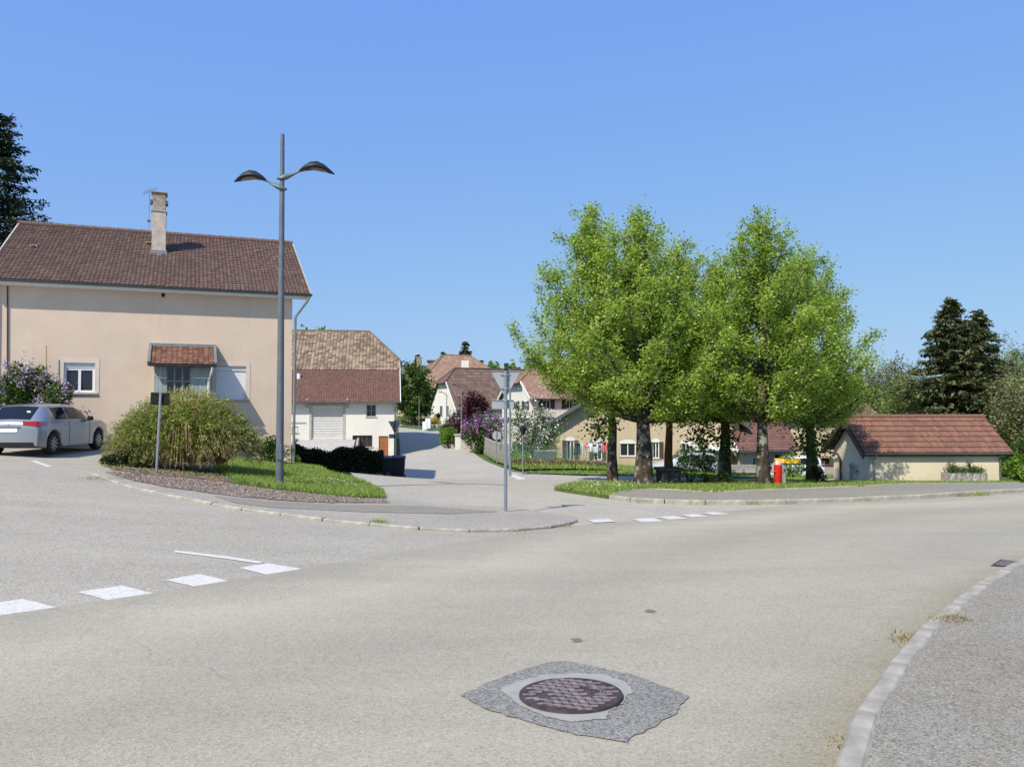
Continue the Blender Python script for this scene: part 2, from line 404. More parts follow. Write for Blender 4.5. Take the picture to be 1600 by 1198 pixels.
M['drygrass'] = leafmat('dry_grass', [(0, (.25, .19, .10)), (.6, (.36, .29, .17)), (1, (.28, .28, .12))], .2)

# ================================================================== ground, roads, pavements
def warp(a, n, lo, hi):
    u = np.linspace(-1, 1, n); x = np.sinh(4.6 * u) / np.sinh(4.6)
    return np.where(x < 0, -x * lo, x * hi)
gx = warp(0, 201, -700, 700); gy = warp(0, 201, -120, 900) + 12
X, Y = np.meshgrid(gx, gy); Z = tz(X.ravel(), Y.ravel()) - .07
nx, ny = len(gx), len(gy)
me = bpy.data.meshes.new('ground')
me.from_pydata(list(zip(X.ravel(), Y.ravel(), Z)), [], [(j * nx + i, j * nx + i + 1, (j + 1) * nx + i + 1, (j + 1) * nx + i) for j in range(ny - 1) for i in range(nx - 1)])
me.materials.append(M['field']); me.polygons.foreach_set('use_smooth', [True] * len(me.polygons))
prop(link(bpy.data.objects.new('ground', me)), kind='structure')

def jag(pts, amp, sub=6):
    out = []; r = random.Random(3)
    for i, p in enumerate(pts):
        q = pts[(i + 1) % len(pts)]
        for k in range(sub):
            t = p.lerp(q, k / sub); out.append(Vector((t.x + r.uniform(-amp, amp), t.y + r.uniform(-amp, amp), t.z)))
    return out
def W(x, y): return Vector((x, y, tz1(x, y)))
def G(*pp): return [gp(*p) if len(p) == 2 else W(p[1], p[2]) for p in pp]     # (px,py) or ('w',x,y)
near_kerb = G(('w', -5.5, -9), ('w', -1.1, -2.2), ('w', .5, 1.4), (1322, 1198), (1378, 1095), (1425, 1030), (1450, 1000), (1482, 972), (1530, 930), (1600, 886), ('w', 8.3, 11.0), ('w', 14, 14.4), ('w', 26, 18.5), ('w', 48, 24))
far_kerb = G((955, 780), (1000, 786), (1080, 788.5), (1160, 788.5), (1250, 787), (1430, 780), (1600, 769.5), ('w', 24, 26), ('w', 48, 33))
line_left = G((930, 819), (900, 822.5), (800, 836), (700, 851), (580, 871), (470, 890), (240, 928), (0, 963), ('w', -9, 1.2), ('w', -16, -7))
main_road = near_kerb + far_kerb[:3:-1] + G((1140, 799)) + line_left + [W(-16, -20), W(-8, -20)]
road_o = drape('main_road', main_road, M['road'], .012, .55)
def poly_dist(P, line):
    d = np.full(len(P), 1e9)
    for a, b in zip(line, line[1:]):
        a, b = np.array(a[:2]), np.array(b[:2]); ab = b - a; t = np.clip(((P - a) @ ab) / (ab @ ab), 0, 1); d = np.minimum(d, np.linalg.norm(P - (a + t[:, None] * ab), axis=1))
    return d
_co = np.zeros(len(road_o.data.vertices) * 3, np.float32); road_o.data.vertices.foreach_get('co', _co); _co = _co.reshape(-1, 3)[:, :2].astype(float)
for _nm, _ln in (('edge_d', far_kerb[:3:-1] + line_left), ('kerb_d', near_kerb)):
    _a = road_o.data.attributes.new(_nm, 'FLOAT', 'POINT'); _a.data.foreach_set('value', poly_dist(_co, _ln).astype(np.float32))
island_front = G((146, 741), (180, 754), (220, 766), (300, 782), (380, 797), (490, 812), (600, 823), (680, 829), (750, 831), (820, 829), (870, 823.5), (897, 816))
side_road = G((960, 826), (897, 816)) + G((870, 814), (750, 818), (600, 806), (480, 792), (380, 772), (300, 757), (262, 742)) + [W(-11.6, 28.0), W(-13.5, 28.6), W(-18, 27.6), W(-40, 20), W(-40, -20), W(-14, -20)] + G(('w', -13, -7), ('w', -6, 1.2), (60, 1010), (500, 910), (800, 848))
drape('side_road', side_road, M['side'], 0, .7)
street = G((900, 826), (1000, 816), (1255, 788), (1080, 788), (1000, 785.5), (955, 779), (866, 766), (868, 762), (905, 756.5), (930, 750), (930, 744), (850, 741), (803, 737), (765, 723), (730, 701), (705, 686), (690, 676), (672, 667), (655, 656), (640, 648), (630, 646), (622, 652), (622, 663), (624, 690), (628, 715), ('w', *on_ground(618, 66.8)[:2]), ('w', *on_ground(430, 66.8)[:2]), ('w', *on_ground(450, 42)[:2]), ('w', *on_ground(540, 33)[:2]), (560, 757), (575, 776), (640, 788), (665, 788), (800, 794), (885, 806), (897, 816))
drape('village_street', street, M['street'], .004, .9)
lane = G((868, 765), (905, 757.5), (1345, 757.5), (1420, 757), (1420, 747), (1300, 747.5), (1150, 748.5), (950, 744), (920, 743.5), (905, 750))
drape('lane', lane, M['street'], .02, 1.0)
ramp_road = [on_ground(1262, 50), on_ground(1345, 48), on_ground(1335, 60), on_ground(1300, 76), on_ground(1268, 78)]
drape('ramp_road', ramp_road, M['pave'], .03, 1.5)

island_back = G((893, 808), (800, 794), (665, 787), (603, 781))
isl = island_front + island_back + G((540, 779), (440, 769), (330, 753), (230, 744), (176, 737))
drape('traffic_island', isl, M['pave_dusty'], .04, .5, .08)
strip = G((335, 778), (420, 786), (520, 791), (660, 793), (780, 802), (700, 806), (560, 803), (430, 797), (370, 790))
drape('footway_strip', strip, M['pave'], .046, .6)
mulch = G((165, 740), (250, 747), (340, 756), (440, 770), (540, 780), (600, 783), (606, 788), (520, 789), (420, 784), (330, 774), (255, 764), (200, 752))
drape('mulch_bed', jag(mulch, .07, 5), M['mulch'], .054, .5)
bank = G((368, 757), (400, 762), (440, 768), (540, 779), (603, 781), (599, 770), (565, 754), (510, 739), (457, 728)) + [W(-8.4, 29.8), W(-9.5, 29.3), W(-9.1, 24)]
drape('grass_bank', bank, M['lawn'], .06, .6, .1)
bed = G((176, 737.5), (230, 744), (317, 751), (367, 757)) + [W(-9.12, 24), W(-9.52, 29.3), W(-12.6, 28.0), W(-12.9, 25.0)]
drape('planting_bed', bed, M['bedsoil'], .058, .6, .1)

near_walk = near_kerb + [W(48, -20), W(-5.5, -20)]
near_walk_o = drape('near_pavement', near_walk, M['pave'], .075, .5, .12)
back_edge = G((1600, 757.5), (1400, 760.5), (1345, 764.5), (1240, 768.5), (1180, 771), (1120, 774), (1080, 772.5), (1040, 768.5), (1000, 769.5), (958, 777))
far_walk = far_kerb + [W(48, 36), W(24, 29.5)] + back_edge
drape('far_pavement', far_walk, M['pave'], .10, .6, .2)
verge = G((866, 766.5), (905, 757.8), (1000, 757.6), (1345, 757.6), (1600, 755), ('w', 26, 30.2)) + [W(24, 29.5)] + back_edge + G((950, 779.5), (905, 773))
drape('tree_verge', verge, M['lawn'], .085, .6, .12)
strip2 = G((812, 740), (950, 744), (1150, 748.5), (1300, 747.5), (1420, 747), (1420, 741), (1290, 742), (1140, 740), (950, 737), (850, 737.5))
drape('lane_verge', strip2, M['lawn'], .05, .9)
gardens = [on_ground(812, 42.5), on_ground(960, 45), on_ground(1130, 47), on_ground(1130, 55), on_ground(950, 62), on_ground(860, 63), on_ground(800, 72), on_ground(742, 64), on_ground(772, 50)]
drape('garden_soil', gardens, M['lawn'], .03, 1.2)

# kerb stones, one by one
def kerb(name, line, width, height, length=1.0, base=-.05, inset=0.0, maxn=80):
    root = empty(name, kind='structure')
    P = [Vector((p.x, p.y)) for p in line]
    cum = [0]
    for a, b in zip(P, P[1:]): cum.append(cum[-1] + (b - a).length)
    def pos(s):
        for i in range(len(P) - 1):
            if s <= cum[i + 1] or i == len(P) - 2:
                return P[i].lerp(P[i + 1], (s - cum[i]) / max(1e-6, cum[i + 1] - cum[i]))
    n = min(maxn, int(cum[-1] / length)); rng = random.Random(name)
    c = .018; w = width / 2
    prof = [(-w, base), (w, base), (w, -c), (w - c, 0), (-w + c, 0), (-w, -c)]
    mb = MB(); mb.prismx(prof, -.5, .5)
    me0 = None
    for i in range(n):
        a, b = pos(i * length), pos((i + 1) * length); d = b - a
        if d.length < .1: continue
        za, zb = tz1(a.x, a.y), tz1(b.x, b.y)
        if me0 is None:
            o = mb.build('kerb_stone', M['kerb'], root); me0 = o.data
        else:
            o = bpy.data.objects.new('kerb_stone', me0); link(o, root)
        nrm = Vector((-d.y, d.x)).normalized() * (inset + rng.uniform(-.006, .006))
        m3 = Vector((d.x, d.y, zb - za)).to_track_quat('X', 'Z').to_matrix().to_4x4()
        o.matrix_local = Matrix.Translation(((a.x + b.x) / 2 + nrm.x, (a.y + b.y) / 2 + nrm.y, (za + zb) / 2 + height + rng.uniform(-.005, .005))) @ m3 @ Matrix.Diagonal((Vector((d.x, d.y, zb - za)).length - .012, 1, 1, 1))
    return root
kerb('near_kerb', near_kerb[2:], .12, .084, 1.0, -.16, 0, 34)
kerb('island_kerb', island_front + island_back[:1], .15, .05, .8, -.12)
kerb('far_kerb', far_kerb, .15, .12, 1.0, -.25)
kerb('edging', back_edge[::-1], .09, .125, 1.0, -.2)

# painted markings
def marking(name, pts, off):
    return drape(name, jag(pts, .006, 6), M['paint'], off, .2)
for q in ([(-40, 948), (35, 936), (96, 951), (10, 964)], [(121, 925.5), (190, 915), (242, 928), (172, 939)], [(258, 906.5), (312, 897), (366, 910), (310, 918)], [(374, 887.5), (418, 880), (472, 889), (420, 899)]):
    marking('give_way_mark', G(*q), .006)
marking('edge_line', G((272, 860), (300, 863), (360, 870), (412, 878.5), (405, 881), (350, 873), (295, 866), (274, 863.5)), .007)
for q in ([(918, 813), (950, 811.5), (962, 816), (928, 817.5)], [(988, 812), (1018, 810), (1038, 815), (1004, 816.8)], [(1026, 808.5), (1052, 807), (1076, 811), (1046, 812.5)], [(1062, 805.2), (1086, 803.8), (1108, 807.5), (1082, 808.8)], [(1096, 802), (1116, 800.8), (1142, 803.8), (1116, 805)]):
    marking('junction_mark', G(*q), .017)
marking('street_mark', G((795, 741.5), (806, 741), (822, 748.5), (810, 749.3)), .009)
marking('parking_line', G((48, 720.5), (56, 719.5), (82, 729), (74, 730)), .006)

# manhole in its patch
rng = np.random.default_rng(5)
mh = gp(892, 1093)
drape('road_patch', jag(G((720, 1090), (790, 1058), (858, 1037), (895, 1037), (985, 1057), (1075, 1091), (1060, 1114), (1030, 1134), (977, 1164), (900, 1152), (830, 1133), (760, 1112)), .012), M['patch'], .018, .15)
drape('mortar_ring', jag(G((782, 1083), (788, 1076), (820, 1066), (850, 1059.5), (900, 1056), (945, 1059), (975, 1070), (992, 1085), (980, 1091), (974, 1104), (950, 1118), (948, 1128), (915, 1131), (895, 1134), (850, 1124), (812, 1107)), .009, 5), M['mortar'], .022, .12)
gxn = (tz1(mh.x + .5, mh.y) - tz1(mh.x - .5, mh.y)); gyn = (tz1(mh.x, mh.y + .5) - tz1(mh.x, mh.y - .5))
man = empty('manhole', (mh.x, mh.y, mh.z + .024), 0, 'round rusty brown cast iron manhole cover in a grey patch of the road', 'manhole cover')
man.rotation_euler = (math.atan(gyn), -math.atan(gxn) , R(12))
rc = .272
mb = MB(); mb.lathe([(rc + .006, -.03), (rc + .026, -.03), (rc + .022, .0135), (rc + .006, .016)], 48); mb.build('frame', M['rust_iron'], man, True)
mb = MB(); mb.lathe([(.001, -.03), (rc, -.03), (rc, .008), (rc - .004, .010), (.001, .010)], 48); mb.build('cover', M['rust_iron'], man, True)
mb = MB()
for i in range(-8, 9):
    for j in range(-4, 5):
        x = j * .094 + (.047 if i % 2 else 0); y = i * .034
        if math.hypot(abs(x) + .03, y) > rc + .004 or math.hypot(x - .13, y) < .085 or math.hypot(x + .17, y) < .055: continue
        w_, h_ = .041, .0105
        out = [(-w_, -h_ + .004), (-w_ * .55, -h_ * 1.5 + .006), (-w_ * .1, -h_ * .7), (w_ * .45, -h_ * 1.3 - .005), (w_, -h_ - .003), (w_ * 1.1, h_ - .004), (w_ * .6, h_ * 1.4 - .004), (w_ * .1, h_ * .8), (-w_ * .5, h_ * 1.5 + .004), (-w_ * 1.1, h_ + .004)]
        n = len(out); mb.add([(x + a, y + b, .0101) for a, b in out] + [(x + a * .86, y + b * .8, .0185) for a, b in out], [tuple(range(n, 2 * n))] + [(k, (k + 1) % n, (k + 1) % n + n, k + n) for k in range(n)])
mb.build('tread_studs', M['iron_worn'], man, kind='stuff')
for rad in (.065, .048):
    mb = MB(); a = [(.13 + rad * math.cos(t), rad * math.sin(t), .012) for t in np.linspace(-1.7, 1.7, 18)]; mb.tube(a, .0055, 6); mb.build('raised_arc', M['iron_worn'], man, True)
mb = MB(); mb.lathe([(.002, .0101), (.03, .0101), (.028, .0155), (.002, .0155)], 20, (-.17, 0)); mb.build('boss', M['iron_worn'], man, True)

# drain grate at the near kerb
dg = gp(1584, 884)
gr = empty('drain_grate', (dg.x, dg.y, dg.z + .014), R(48), 'small rusty drain grate in the road against the near kerb', 'drain')
mb = MB(); mb.box(-.24, .24, -.17, .17, -.03, .004); mb.build('frame', M['rust_iron'], gr)
for k in range(9):
    mb = MB(); mb.box(-.2 + k * .047, -.2 + k * .047 + .026, -.14, .14, .0045, .014); mb.build('bar', M['iron_worn'] if k % 3 else M['rust_iron'], gr)

# grass, daisies, weeds in the kerb joints, chips
rng = np.random.default_rng(11)
grass_blades('bank_grass', 'short bright green grass on the bank below the beige house', bank, 60000, .085, M['blade'], rng, off=.06)
grass_blades('verge_grass', 'mown green grass with daisies under the row of lime trees', verge, 52000, .09, M['blade'], rng, off=.10, w=.014)
grass_blades('lane_grass', 'thin strip of grass beyond the lane behind the trees', strip2, 16000, .10, M['blade'], rng, off=.05, w=.02)
grass_blades('garden_grass', 'rough garden grass behind the wire fence', gardens, 16000, .2, M['blade'], rng, off=.03, w=.03)
M['daisy'] = leafmat('daisy_petal', [(0, (.8, .8, .75)), (1, (.85, .85, .8))], .2)
def daisies(name, label, polys, n, off):
    P = np.concatenate([scatter(p, n, rng) for p in polys]); P[:, 2] += off
    o = tri_mesh(name, leaf_verts(P, .035, rng, 1.5, 1.0), 4, M['daisy'], None, rng.uniform(0, 1, len(P)), 'stuff'); prop(o, label, 'flowers')
daisies('bank_daisies', 'white daisies dotted over the grass bank', [G((480, 752), (540, 758), (570, 770), (470, 765))], 70, .19)
daisies('verge_daisies', 'white daisies dotted over the grass under the trees', [G((900, 760), (1060, 760), (1040, 767), (920, 772)), verge[:3] + verge[-3:]], 110, .21)
P = np.concatenate([scatter(mulch, 9000, rng), scatter(bed, 9000, rng)]); P[:, 2] += .062
M['chip'] = leafmat('wood_chip', [(0, (.15, .10, .08)), (.5, (.31, .24, .195)), (.85, (.43, .36, .3)), (1, (.55, .48, .4))], .05)
prop(tri_mesh('bark_chips', leaf_verts(P, .042, rng, 1.6, .5), 4, M['chip'], None, rng.uniform(0, 1, len(P)), 'stuff'), 'brown and grey bark chips strewn over the bed beside the bush', 'mulch')
def tuft(name, label, px, py, n, h, spread, m, lift=.0):
    c = gp(px, py); P = np.column_stack([rng.normal(c.x, spread, n), rng.normal(c.y, spread, n)])
    P = np.column_stack([P, tz(P[:, 0], P[:, 1]) + lift]); a = rng.uniform(0, 6.28, n); hh = h * rng.uniform(.4, 1.3, n)
    d = np.column_stack([np.cos(a), np.sin(a), np.zeros(n)]) * .006
    tip = P + np.column_stack([rng.normal(0, .7, n) * hh, rng.normal(0, .7, n) * hh, hh])
    prop(tri_mesh(name, np.stack([P - d, P + d, tip], 1), 3, m, None, rng.uniform(0, 1, n), 'stuff'), label, 'weeds')
tuft('dry_weeds', 'dry yellow weeds in the gutter at the bend of the near kerb', 1438, 1003, 260, .04, .10, M['drygrass'], .012)
tuft('dry_weeds', 'straw litter lying across the gap in the near kerb', 1488, 984, 200, .02, .07, M['drygrass'], .09)
tuft('dry_weeds', 'straw stubble along the foot of the near kerb low in the picture', 1338, 1165, 120, .02, .06, M['drygrass'], .012)
tuft('weed_tuft', 'green weed growing at the island kerb', 592, 820, 140, .08, .06, M['blade'], .03)
tuft('dry_weeds', 'dry grass along the gutter of the island beside the sign post', 780, 829, 300, .03, .35, M['drygrass'], .012)
tuft('dry_weeds', 'dry grass in the gutter at the tip of the traffic island', 875, 823, 160, .03, .12, M['drygrass'], .012)
tuft('dry_weeds', 'dry grass beside the left end of the island kerb', 170, 750, 240, .06, .25, M['drygrass'], .02)
for i, (px, py) in enumerate(((1175, 788), (1200, 787), (1345, 783), (1500, 776), (1528, 775), (1100, 788))):
    tuft('gutter_weed', ['low weed in the far gutter below the red hydrant', 'weed clump in the far gutter below the wooden post', 'weed in the far gutter below the near corner of the hut', 'dark weed in the far gutter below the stone trough', 'green weed in the far gutter past the stone trough', 'faint weed in the far gutter at the start of the pavement'][i], px, py, 130, .12, .14, M['blade'] if i != 3 else M['drygrass'], .02)
grass_blades('bed_weeds', 'sparse weeds along the edge of the planting bed by the car', bed, 420, .11, M['blade'], rng, off=.06, w=.012)
grass_blades('bed_straw', 'dead stalks littering the planting bed under the arching bush', bed, 1600, .05, M['drygrass'], rng, off=.06, w=.012, lean=1.5)
# dung and dropped soil on the road
def blot(name, label, px, py, rx, ry, m, off=.016):
    c = gp(px, py); r = random.Random(px)
    pts = [Vector((c.x + rx * math.cos(t) * r.uniform(.6, 1.2), c.y + ry * math.sin(t) * r.uniform(.6, 1.2), 0)) for t in np.linspace(0, 6.28, 18)[:-1]]
    prop(drape(name, pts, m, off, .1, .0), label, 'stain', kind='stuff')
M['soil'] = plain('dry_soil', (.2, .155, .09), .95, .3, 30, bmp=.6, bscale=60)
blot('soil_smear', 'brown smear of soil on the road above the manhole', 901, 1003, .045, .06, M['soil'])
blot('soil_smear', 'small dark crumb of soil on the road in mid bend', 1016, 957, .05, .07, M['soil'])

# ================================================================== buildings
M['beige'] = render_wall('beige_render', (.67, .54, .42), (.42, .35, .27), .5)
M['white_wall'] = render_wall('white_render', (.74, .71, .64), (.42, .38, .3), .4)
M['cream_wall'] = render_wall('cream_render', (.70, .61, .44), (.4, .34, .22), .35)
M['sand_wall'] = render_wall('sand_render', (.52, .43, .29), (.3, .25, .17), .55)
M['grey_wall'] = render_wall('grey_render', (.42, .41, .39), (.22, .21, .2), .4)
M['tile_brown'] = tilemat('brown_roof_tile', [(0, (.10, .064, .051)), (.5, (.15, .094, .074)), (1, (.21, .137, .108))], (.11, .10, .08), .6)
M['tile_dark'] = tilemat('dark_red_roof_tile', [(0, (.11, .057, .046)), (.5, (.145, .077, .06)), (1, (.185, .10, .078))], (.12, .085, .07), .4)
M['tile_mossy'] = tilemat('mossy_roof_tile', [(0, (.06, .035, .025)), (.4, (.17, .08, .055)), (1, (.27, .14, .10))], (.03, .028, .02), .95)
M['tile_lichen'] = tilemat('lichen_roof_tile', [(0, (.07, .052, .04)), (.3, (.18, .13, .09)), (.65, (.32, .235, .16)), (1, (.43, .33, .23))], (.12, .09, .07), .85)
M['tile_red'] = tilemat('orange_red_roof_tile', [(0, (.145, .07, .048)), (.5, (.19, .094, .065)), (1, (.245, .13, .092))], (.12, .085, .06), .8)
M['tile_orange'] = tilemat('weathered_orange_tile', [(0, (.20, .12, .08)), (.5, (.27, .165, .115)), (1, (.35, .23, .165))], (.24, .19, .13), .75)
M['zinc'] = plain('zinc', (.30, .32, .33), .45, .12, 6, metal=.6)
M['dark_zinc'] = plain('dark_gutter', (.13, .14, .145), .5, .15, 6, metal=.4)
M['white_paint'] = plain('white_paint', (.78, .78, .76), .45, .04, 6)
M['door_white'] = plain('door_white', (.62, .61, .58), .5, .06, 4)
M['pvc'] = plain('white_pvc', (.8, .8, .8), .3, .02, 4)
M['concrete'] = plain('concrete', (.42, .40, .36), .9, .2, 4, bmp=.4, bscale=50)
M['old_concrete'] = plain('old_concrete', (.33, .28, .22), .95, .4, 8, bmp=.6, bscale=30)
M['glass'] = glassmat('window_glass')
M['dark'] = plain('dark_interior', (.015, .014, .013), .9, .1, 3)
M['curtain'] = plain('curtain', (.65, .65, .66), .9, .08, 5)
M['brown_wood'] = plain('brown_wood', (.085, .05, .032), .6, .25, 10, streak=True)
M['orange_wood'] = plain('varnished_wood', (.36, .14, .06), .45, .15, 8, streak=True)
M['old_wood'] = plain('weathered_wood', (.29, .275, .245), .9, .25, 12, streak=True, bmp=.4, bscale=40)
M['grey_paint_wood'] = plain('grey_painted_boards', (.33, .37, .36), .75, .2, 9, streak=True)
M['roof_deck'] = plain('roof_timber', (.06, .045, .035), .9, .2, 5)

def holed_wall(mb, x0, x1, z0, z1, holes, y=0.0, depth=.22):
    """front skin at y with openings (xa,xb,za,zb) and their reveals"""
    xs = sorted({x0, x1, *[h[0] for h in holes], *[h[1] for h in holes]}); zs = sorted({z0, z1, *[h[2] for h in holes], *[h[3] for h in holes]})
    for a, b in zip(xs, xs[1:]):
        for c, d in zip(zs, zs[1:]):
            mx, mz = (a + b) / 2, (c + d) / 2
            if any(h[0] < mx < h[1] and h[2] < mz < h[3] for h in holes): continue
            mb.poly((a, y, c), (b, y, c), (b, y, d), (a, y, d))
    for a, b, c, d in holes:
        e = y + depth
        mb.poly((a, y, c), (a, e, c), (a, e, d), (a, y, d)); mb.poly((b, y, c), (b, y, d), (b, e, d), (b, e, c))
        mb.poly((a, y, d), (a, e, d), (b, e, d), (b, y, d)); mb.poly((a, y, c), (b, y, c), (b, e, c), (a, e, c))
def window(root, x0, x1, z0, z1, y, fm, depth=.16, sash=2, rows=1, name='window', glass='glass', fw=.055, curtain=False, sill=None, sillw=.06):
    """frame, panes and glazing bars set back in the reveal of a wall whose face is y (looking along +y)"""
    w = MB(); yy = y + depth
    for a, b, c, d in ((x0, x0 + fw, z0, z1), (x1 - fw, x1, z0, z1), (x0 + fw, x1 - fw, z0, z0 + fw), (x0 + fw, x1 - fw, z1 - fw, z1)):
        w.box(a, b, yy - .05, yy + .02, c, d)
    cols = [x0 + fw + (x1 - x0 - 2 * fw) * k / sash for k in range(sash + 1)]
    for c in cols[1:-1]: w.box(c - fw * .55, c + fw * .55, yy - .055, yy + .02, z0 + fw, z1 - fw)
    zs = [z0 + fw + (z1 - z0 - 2 * fw) * k / rows for k in range(rows + 1)]
    for z in zs[1:-1]: w.box(x0 + fw, x1 - fw, yy - .045, yy + .012, z - fw * .3, z + fw * .3)
    win = w.build(name, fm, root)
    for a, b in zip(cols, cols[1:]):
        for c, d in zip(zs, zs[1:]):
            MB().box(a, b, yy - .012, yy - .004, c, d).build('pane', M[glass], win)
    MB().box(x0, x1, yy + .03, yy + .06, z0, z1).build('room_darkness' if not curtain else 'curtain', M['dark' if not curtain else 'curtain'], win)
    if sill: MB().box(x0 - .09, x1 + .09, y - sillw, y + .1, z0 - .07, z0 - .003).build('sill', sill, win, bevel=.006)
    return win
def shutters(root, x0, x1, z0, z1, y, m, both=True, w=None):
    w = w or (x1 - x0) / 2
    for s, a in ((-1, x0 - w - .01), (1, x1 + .01)):
        if s < 0 and not both: continue
        mb = MB(); mb.box(a, a + w, y - .045, y - .006, z0 - .02, z1 + .02)
        o = mb.build('shutter', m, root)
        k = 0
        for zz in (z0 + (z1 - z0) * .2, z0 + (z1 - z0) * .8): MB().box(a + .02, a + w - .02, y - .062, y - .0455, zz - .04, zz + .04).build('ledge', m, o)
def tile_field(mb, O, U, V, Nn, u_lo, u_hi, length, tw, tl, rng, thick=.03, roll=.028, sag=0.0, simple=False):
    """overlapping tiles: O eave-left corner, U along the eave, V up the slope, Nn outward; u_lo/u_hi limits by v"""
    rows = max(1, int(round(length / tl))); tl = length / rows
    for j in range(rows):
        v0 = j * tl; vm = v0 + tl * .5; a, b = u_lo(vm), u_hi(vm)
        if b - a < tw * .3: continue
        k0, k1 = math.floor(a / tw), math.ceil(b / tw)
        for k in range(k0, k1):
            ua, ub = max(a, k * tw), min(b, (k + 1) * tw)
            if ub - ua < tw * .12: continue
            r = rng.random(); dz = rng.uniform(-.004, .004); dv = rng.uniform(-.008, .008)
            w = ub - ua
            prof = ((0, 0), (.5, 0.2 * roll), (.74, roll), (1, .35 * roll)) if not simple else ((0, 0), (.7, .2 * roll), (.85, roll), (1, 0))
            up = [O + U * (ua + w * t) + V * (v0 + tl + .03) + Nn * (.008 + h) for t, h in prof]
            lo = [O + U * (ua + w * t) + V * (v0 + dv) + Nn * (thick + h + dz) for t, h in prof]
            bt = [O + U * (ua + w * t) + V * (v0 + dv + .004) + Nn * .002 for t, h in prof]
            n = len(prof)
            mb.add(lo + up + bt, [(i, i + 1, n + i + 1, n + i) for i in range(n - 1)] + [(2 * n + i, 2 * n + i + 1, i + 1, i) for i in range(n - 1)], r)
def slab(mb, pts, Nn, t):
    """a plate under the polygon pts"""
    n = len(pts); lo = [p - Nn * t for p in pts]
    mb.add(pts + lo, [tuple(range(n)), tuple(range(2 * n - 1, n - 1, -1))] + [(i, (i + 1) % n, (i + 1) % n + n, i + n) for i in range(n)])
def roof_plane(root, A, B, C, D, m, tw, tl, rng, name='roof', thick=.03, roll=.028, deck=.1, deckm=None, label=None):
    """A,B eave corners, C above B, D above A (trapezoids allowed); returns the deck with its tiles as sub-part"""
    A, B, C, D = map(Vector, (A, B, C, D))
    U = (B - A).normalized(); Nn = U.cross((D - A)).normalized()
    if Nn.z < 0: Nn = -Nn
    V = Nn.cross(U).normalized()
    if V.z < 0: V = -V
    mb = MB(); slab(mb, [p + Nn * 0 for p in (A, B, C, D)], Nn, deck); dk = mb.build(name, deckm or M['roof_deck'], root)
    ln = (D - A).dot(V); dl, dr = (D - A).dot(U), (C - A).dot(U); W_ = (B - A).length
    t = MB(); tile_field(t, A, U, V, Nn, lambda v: dl * v / ln, lambda v: W_ + (dr - W_) * v / ln, ln, tw, tl, rng, thick, roll)
    t.build('tiles', m, dk, fix=False, kind='stuff', label=label)
    return dk, U, V, Nn
def ridge_tiles(root, a, b, m, length=.42, r=.11, name='ridge_tile'):
    a, b = Vector(a), Vector(b); n = max(1, int((b - a).length / length)); d = (b - a) / n; me0 = None
    q = d.to_track_quat('X', 'Z').to_matrix().to_4x4()
    for k in range(n):
        if me0 is None:
            mb = MB(); N_ = 7; vs = []
            for x, rr in ((-.5, r * 1.12), (.5, r * .92)):
                for ring in (rr, rr - .02):
                    vs += [(x * (d.length + .03), ring * math.cos(t), ring * math.sin(t) - .03) for t in [math.pi * (i / (N_ - 1)) * 1.1 - .05 * math.pi for i in range(N_)]]
            fs = []
            for o1, o2 in ((0, 2 * N_), (N_, 3 * N_)): fs += [(o1 + i, o1 + i + 1, o2 + i + 1, o2 + i) for i in range(N_ - 1)]
            fs += [(i, i + 1, N_ + i + 1, N_ + i) for i in range(N_ - 1)] + [(2 * N_ + i, 2 * N_ + i + 1, 3 * N_ + i + 1, 3 * N_ + i) for i in range(N_ - 1)]
            mb.add(vs, fs, .4); o = mb.build(name, m, root, True); me0 = o.data
        else: o = bpy.data.objects.new(name, me0); link(o, root)
        o.matrix_local = Matrix.Translation(a + d * (k + .5)) @ q
def gutter(root, a, b, m, r=.075, name='gutter'):
    a, b = Vector(a), Vector(b); d = (b - a).normalized(); s = Vector((0, 0, 1)).cross(d).normalized()
    mb = MB(); vs = []; ts = np.linspace(math.pi, 2 * math.pi, 8)
    for p in (a, b):
        for rr in (r, r - .012): vs += [p + s * (rr * math.cos(t)) + Vector((0, 0, rr * math.sin(t))) for t in ts]
    n = 8; fs = []
    for o1 in (0, n): fs += [(o1 + i, o1 + i + 1, o1 + 2 * n + i + 1, o1 + 2 * n + i) for i in range(n - 1)]
    fs += [(0, n, 3 * n, 2 * n), (n - 1, 2 * n - 1, 4 * n - 1, 3 * n - 1)]
    for q in (0, 2 * n): fs += [(q + i, q + i + 1, q + n + i + 1, q + n + i) for i in range(n - 1)]
    mb.add(vs, fs)
    return mb.build(name, m, root, True)
def pipe(root, pts, r, m, name='downpipe'):
    return MB().tube(pts, r, 10).build(name, m, root, True)

trng = random.Random(21)
# ---------------------------------------------------------- the beige house on the left
HA = R(22)
hc = at(455, 700, 29.6)                                   # its right front corner
HZ = tz1(hc.x, hc.y) - .25
HW, HD = 9.46, 11.2
hroot = empty('beige_house', (hc.x, hc.y, HZ), HA, 'large beige rendered house with brown tiled roof and tall chimney', 'house')
def hl(px, py, yl=0.0):
    """photo point -> house coordinates on the plane y=yl"""
    d = at(px, py, 1.0) - Vector((0, 0, EYE)); o = Vector((0, 0, EYE)) - Vector((hc.x, hc.y, HZ))
    rot = Matrix.Rotation(-HA, 3, 'Z'); d = rot @ d; o = rot @ o
    t = (yl - o.y) / d.y; return o + d * t
EZ = hl(300, 455, 0).z + .1                               # wall top
win1 = (hl(109, 0).x, hl(157, 0).x, hl(130, 613).z, hl(130, 567).z)
win2 = (hl(344, 0).x, hl(390, 0).x, hl(368, 624).z, hl(368, 572).z)
wl = -HW
mb = MB(); holed_wall(mb, wl, 0, 0, EZ, [win1, win2], 0, .25)
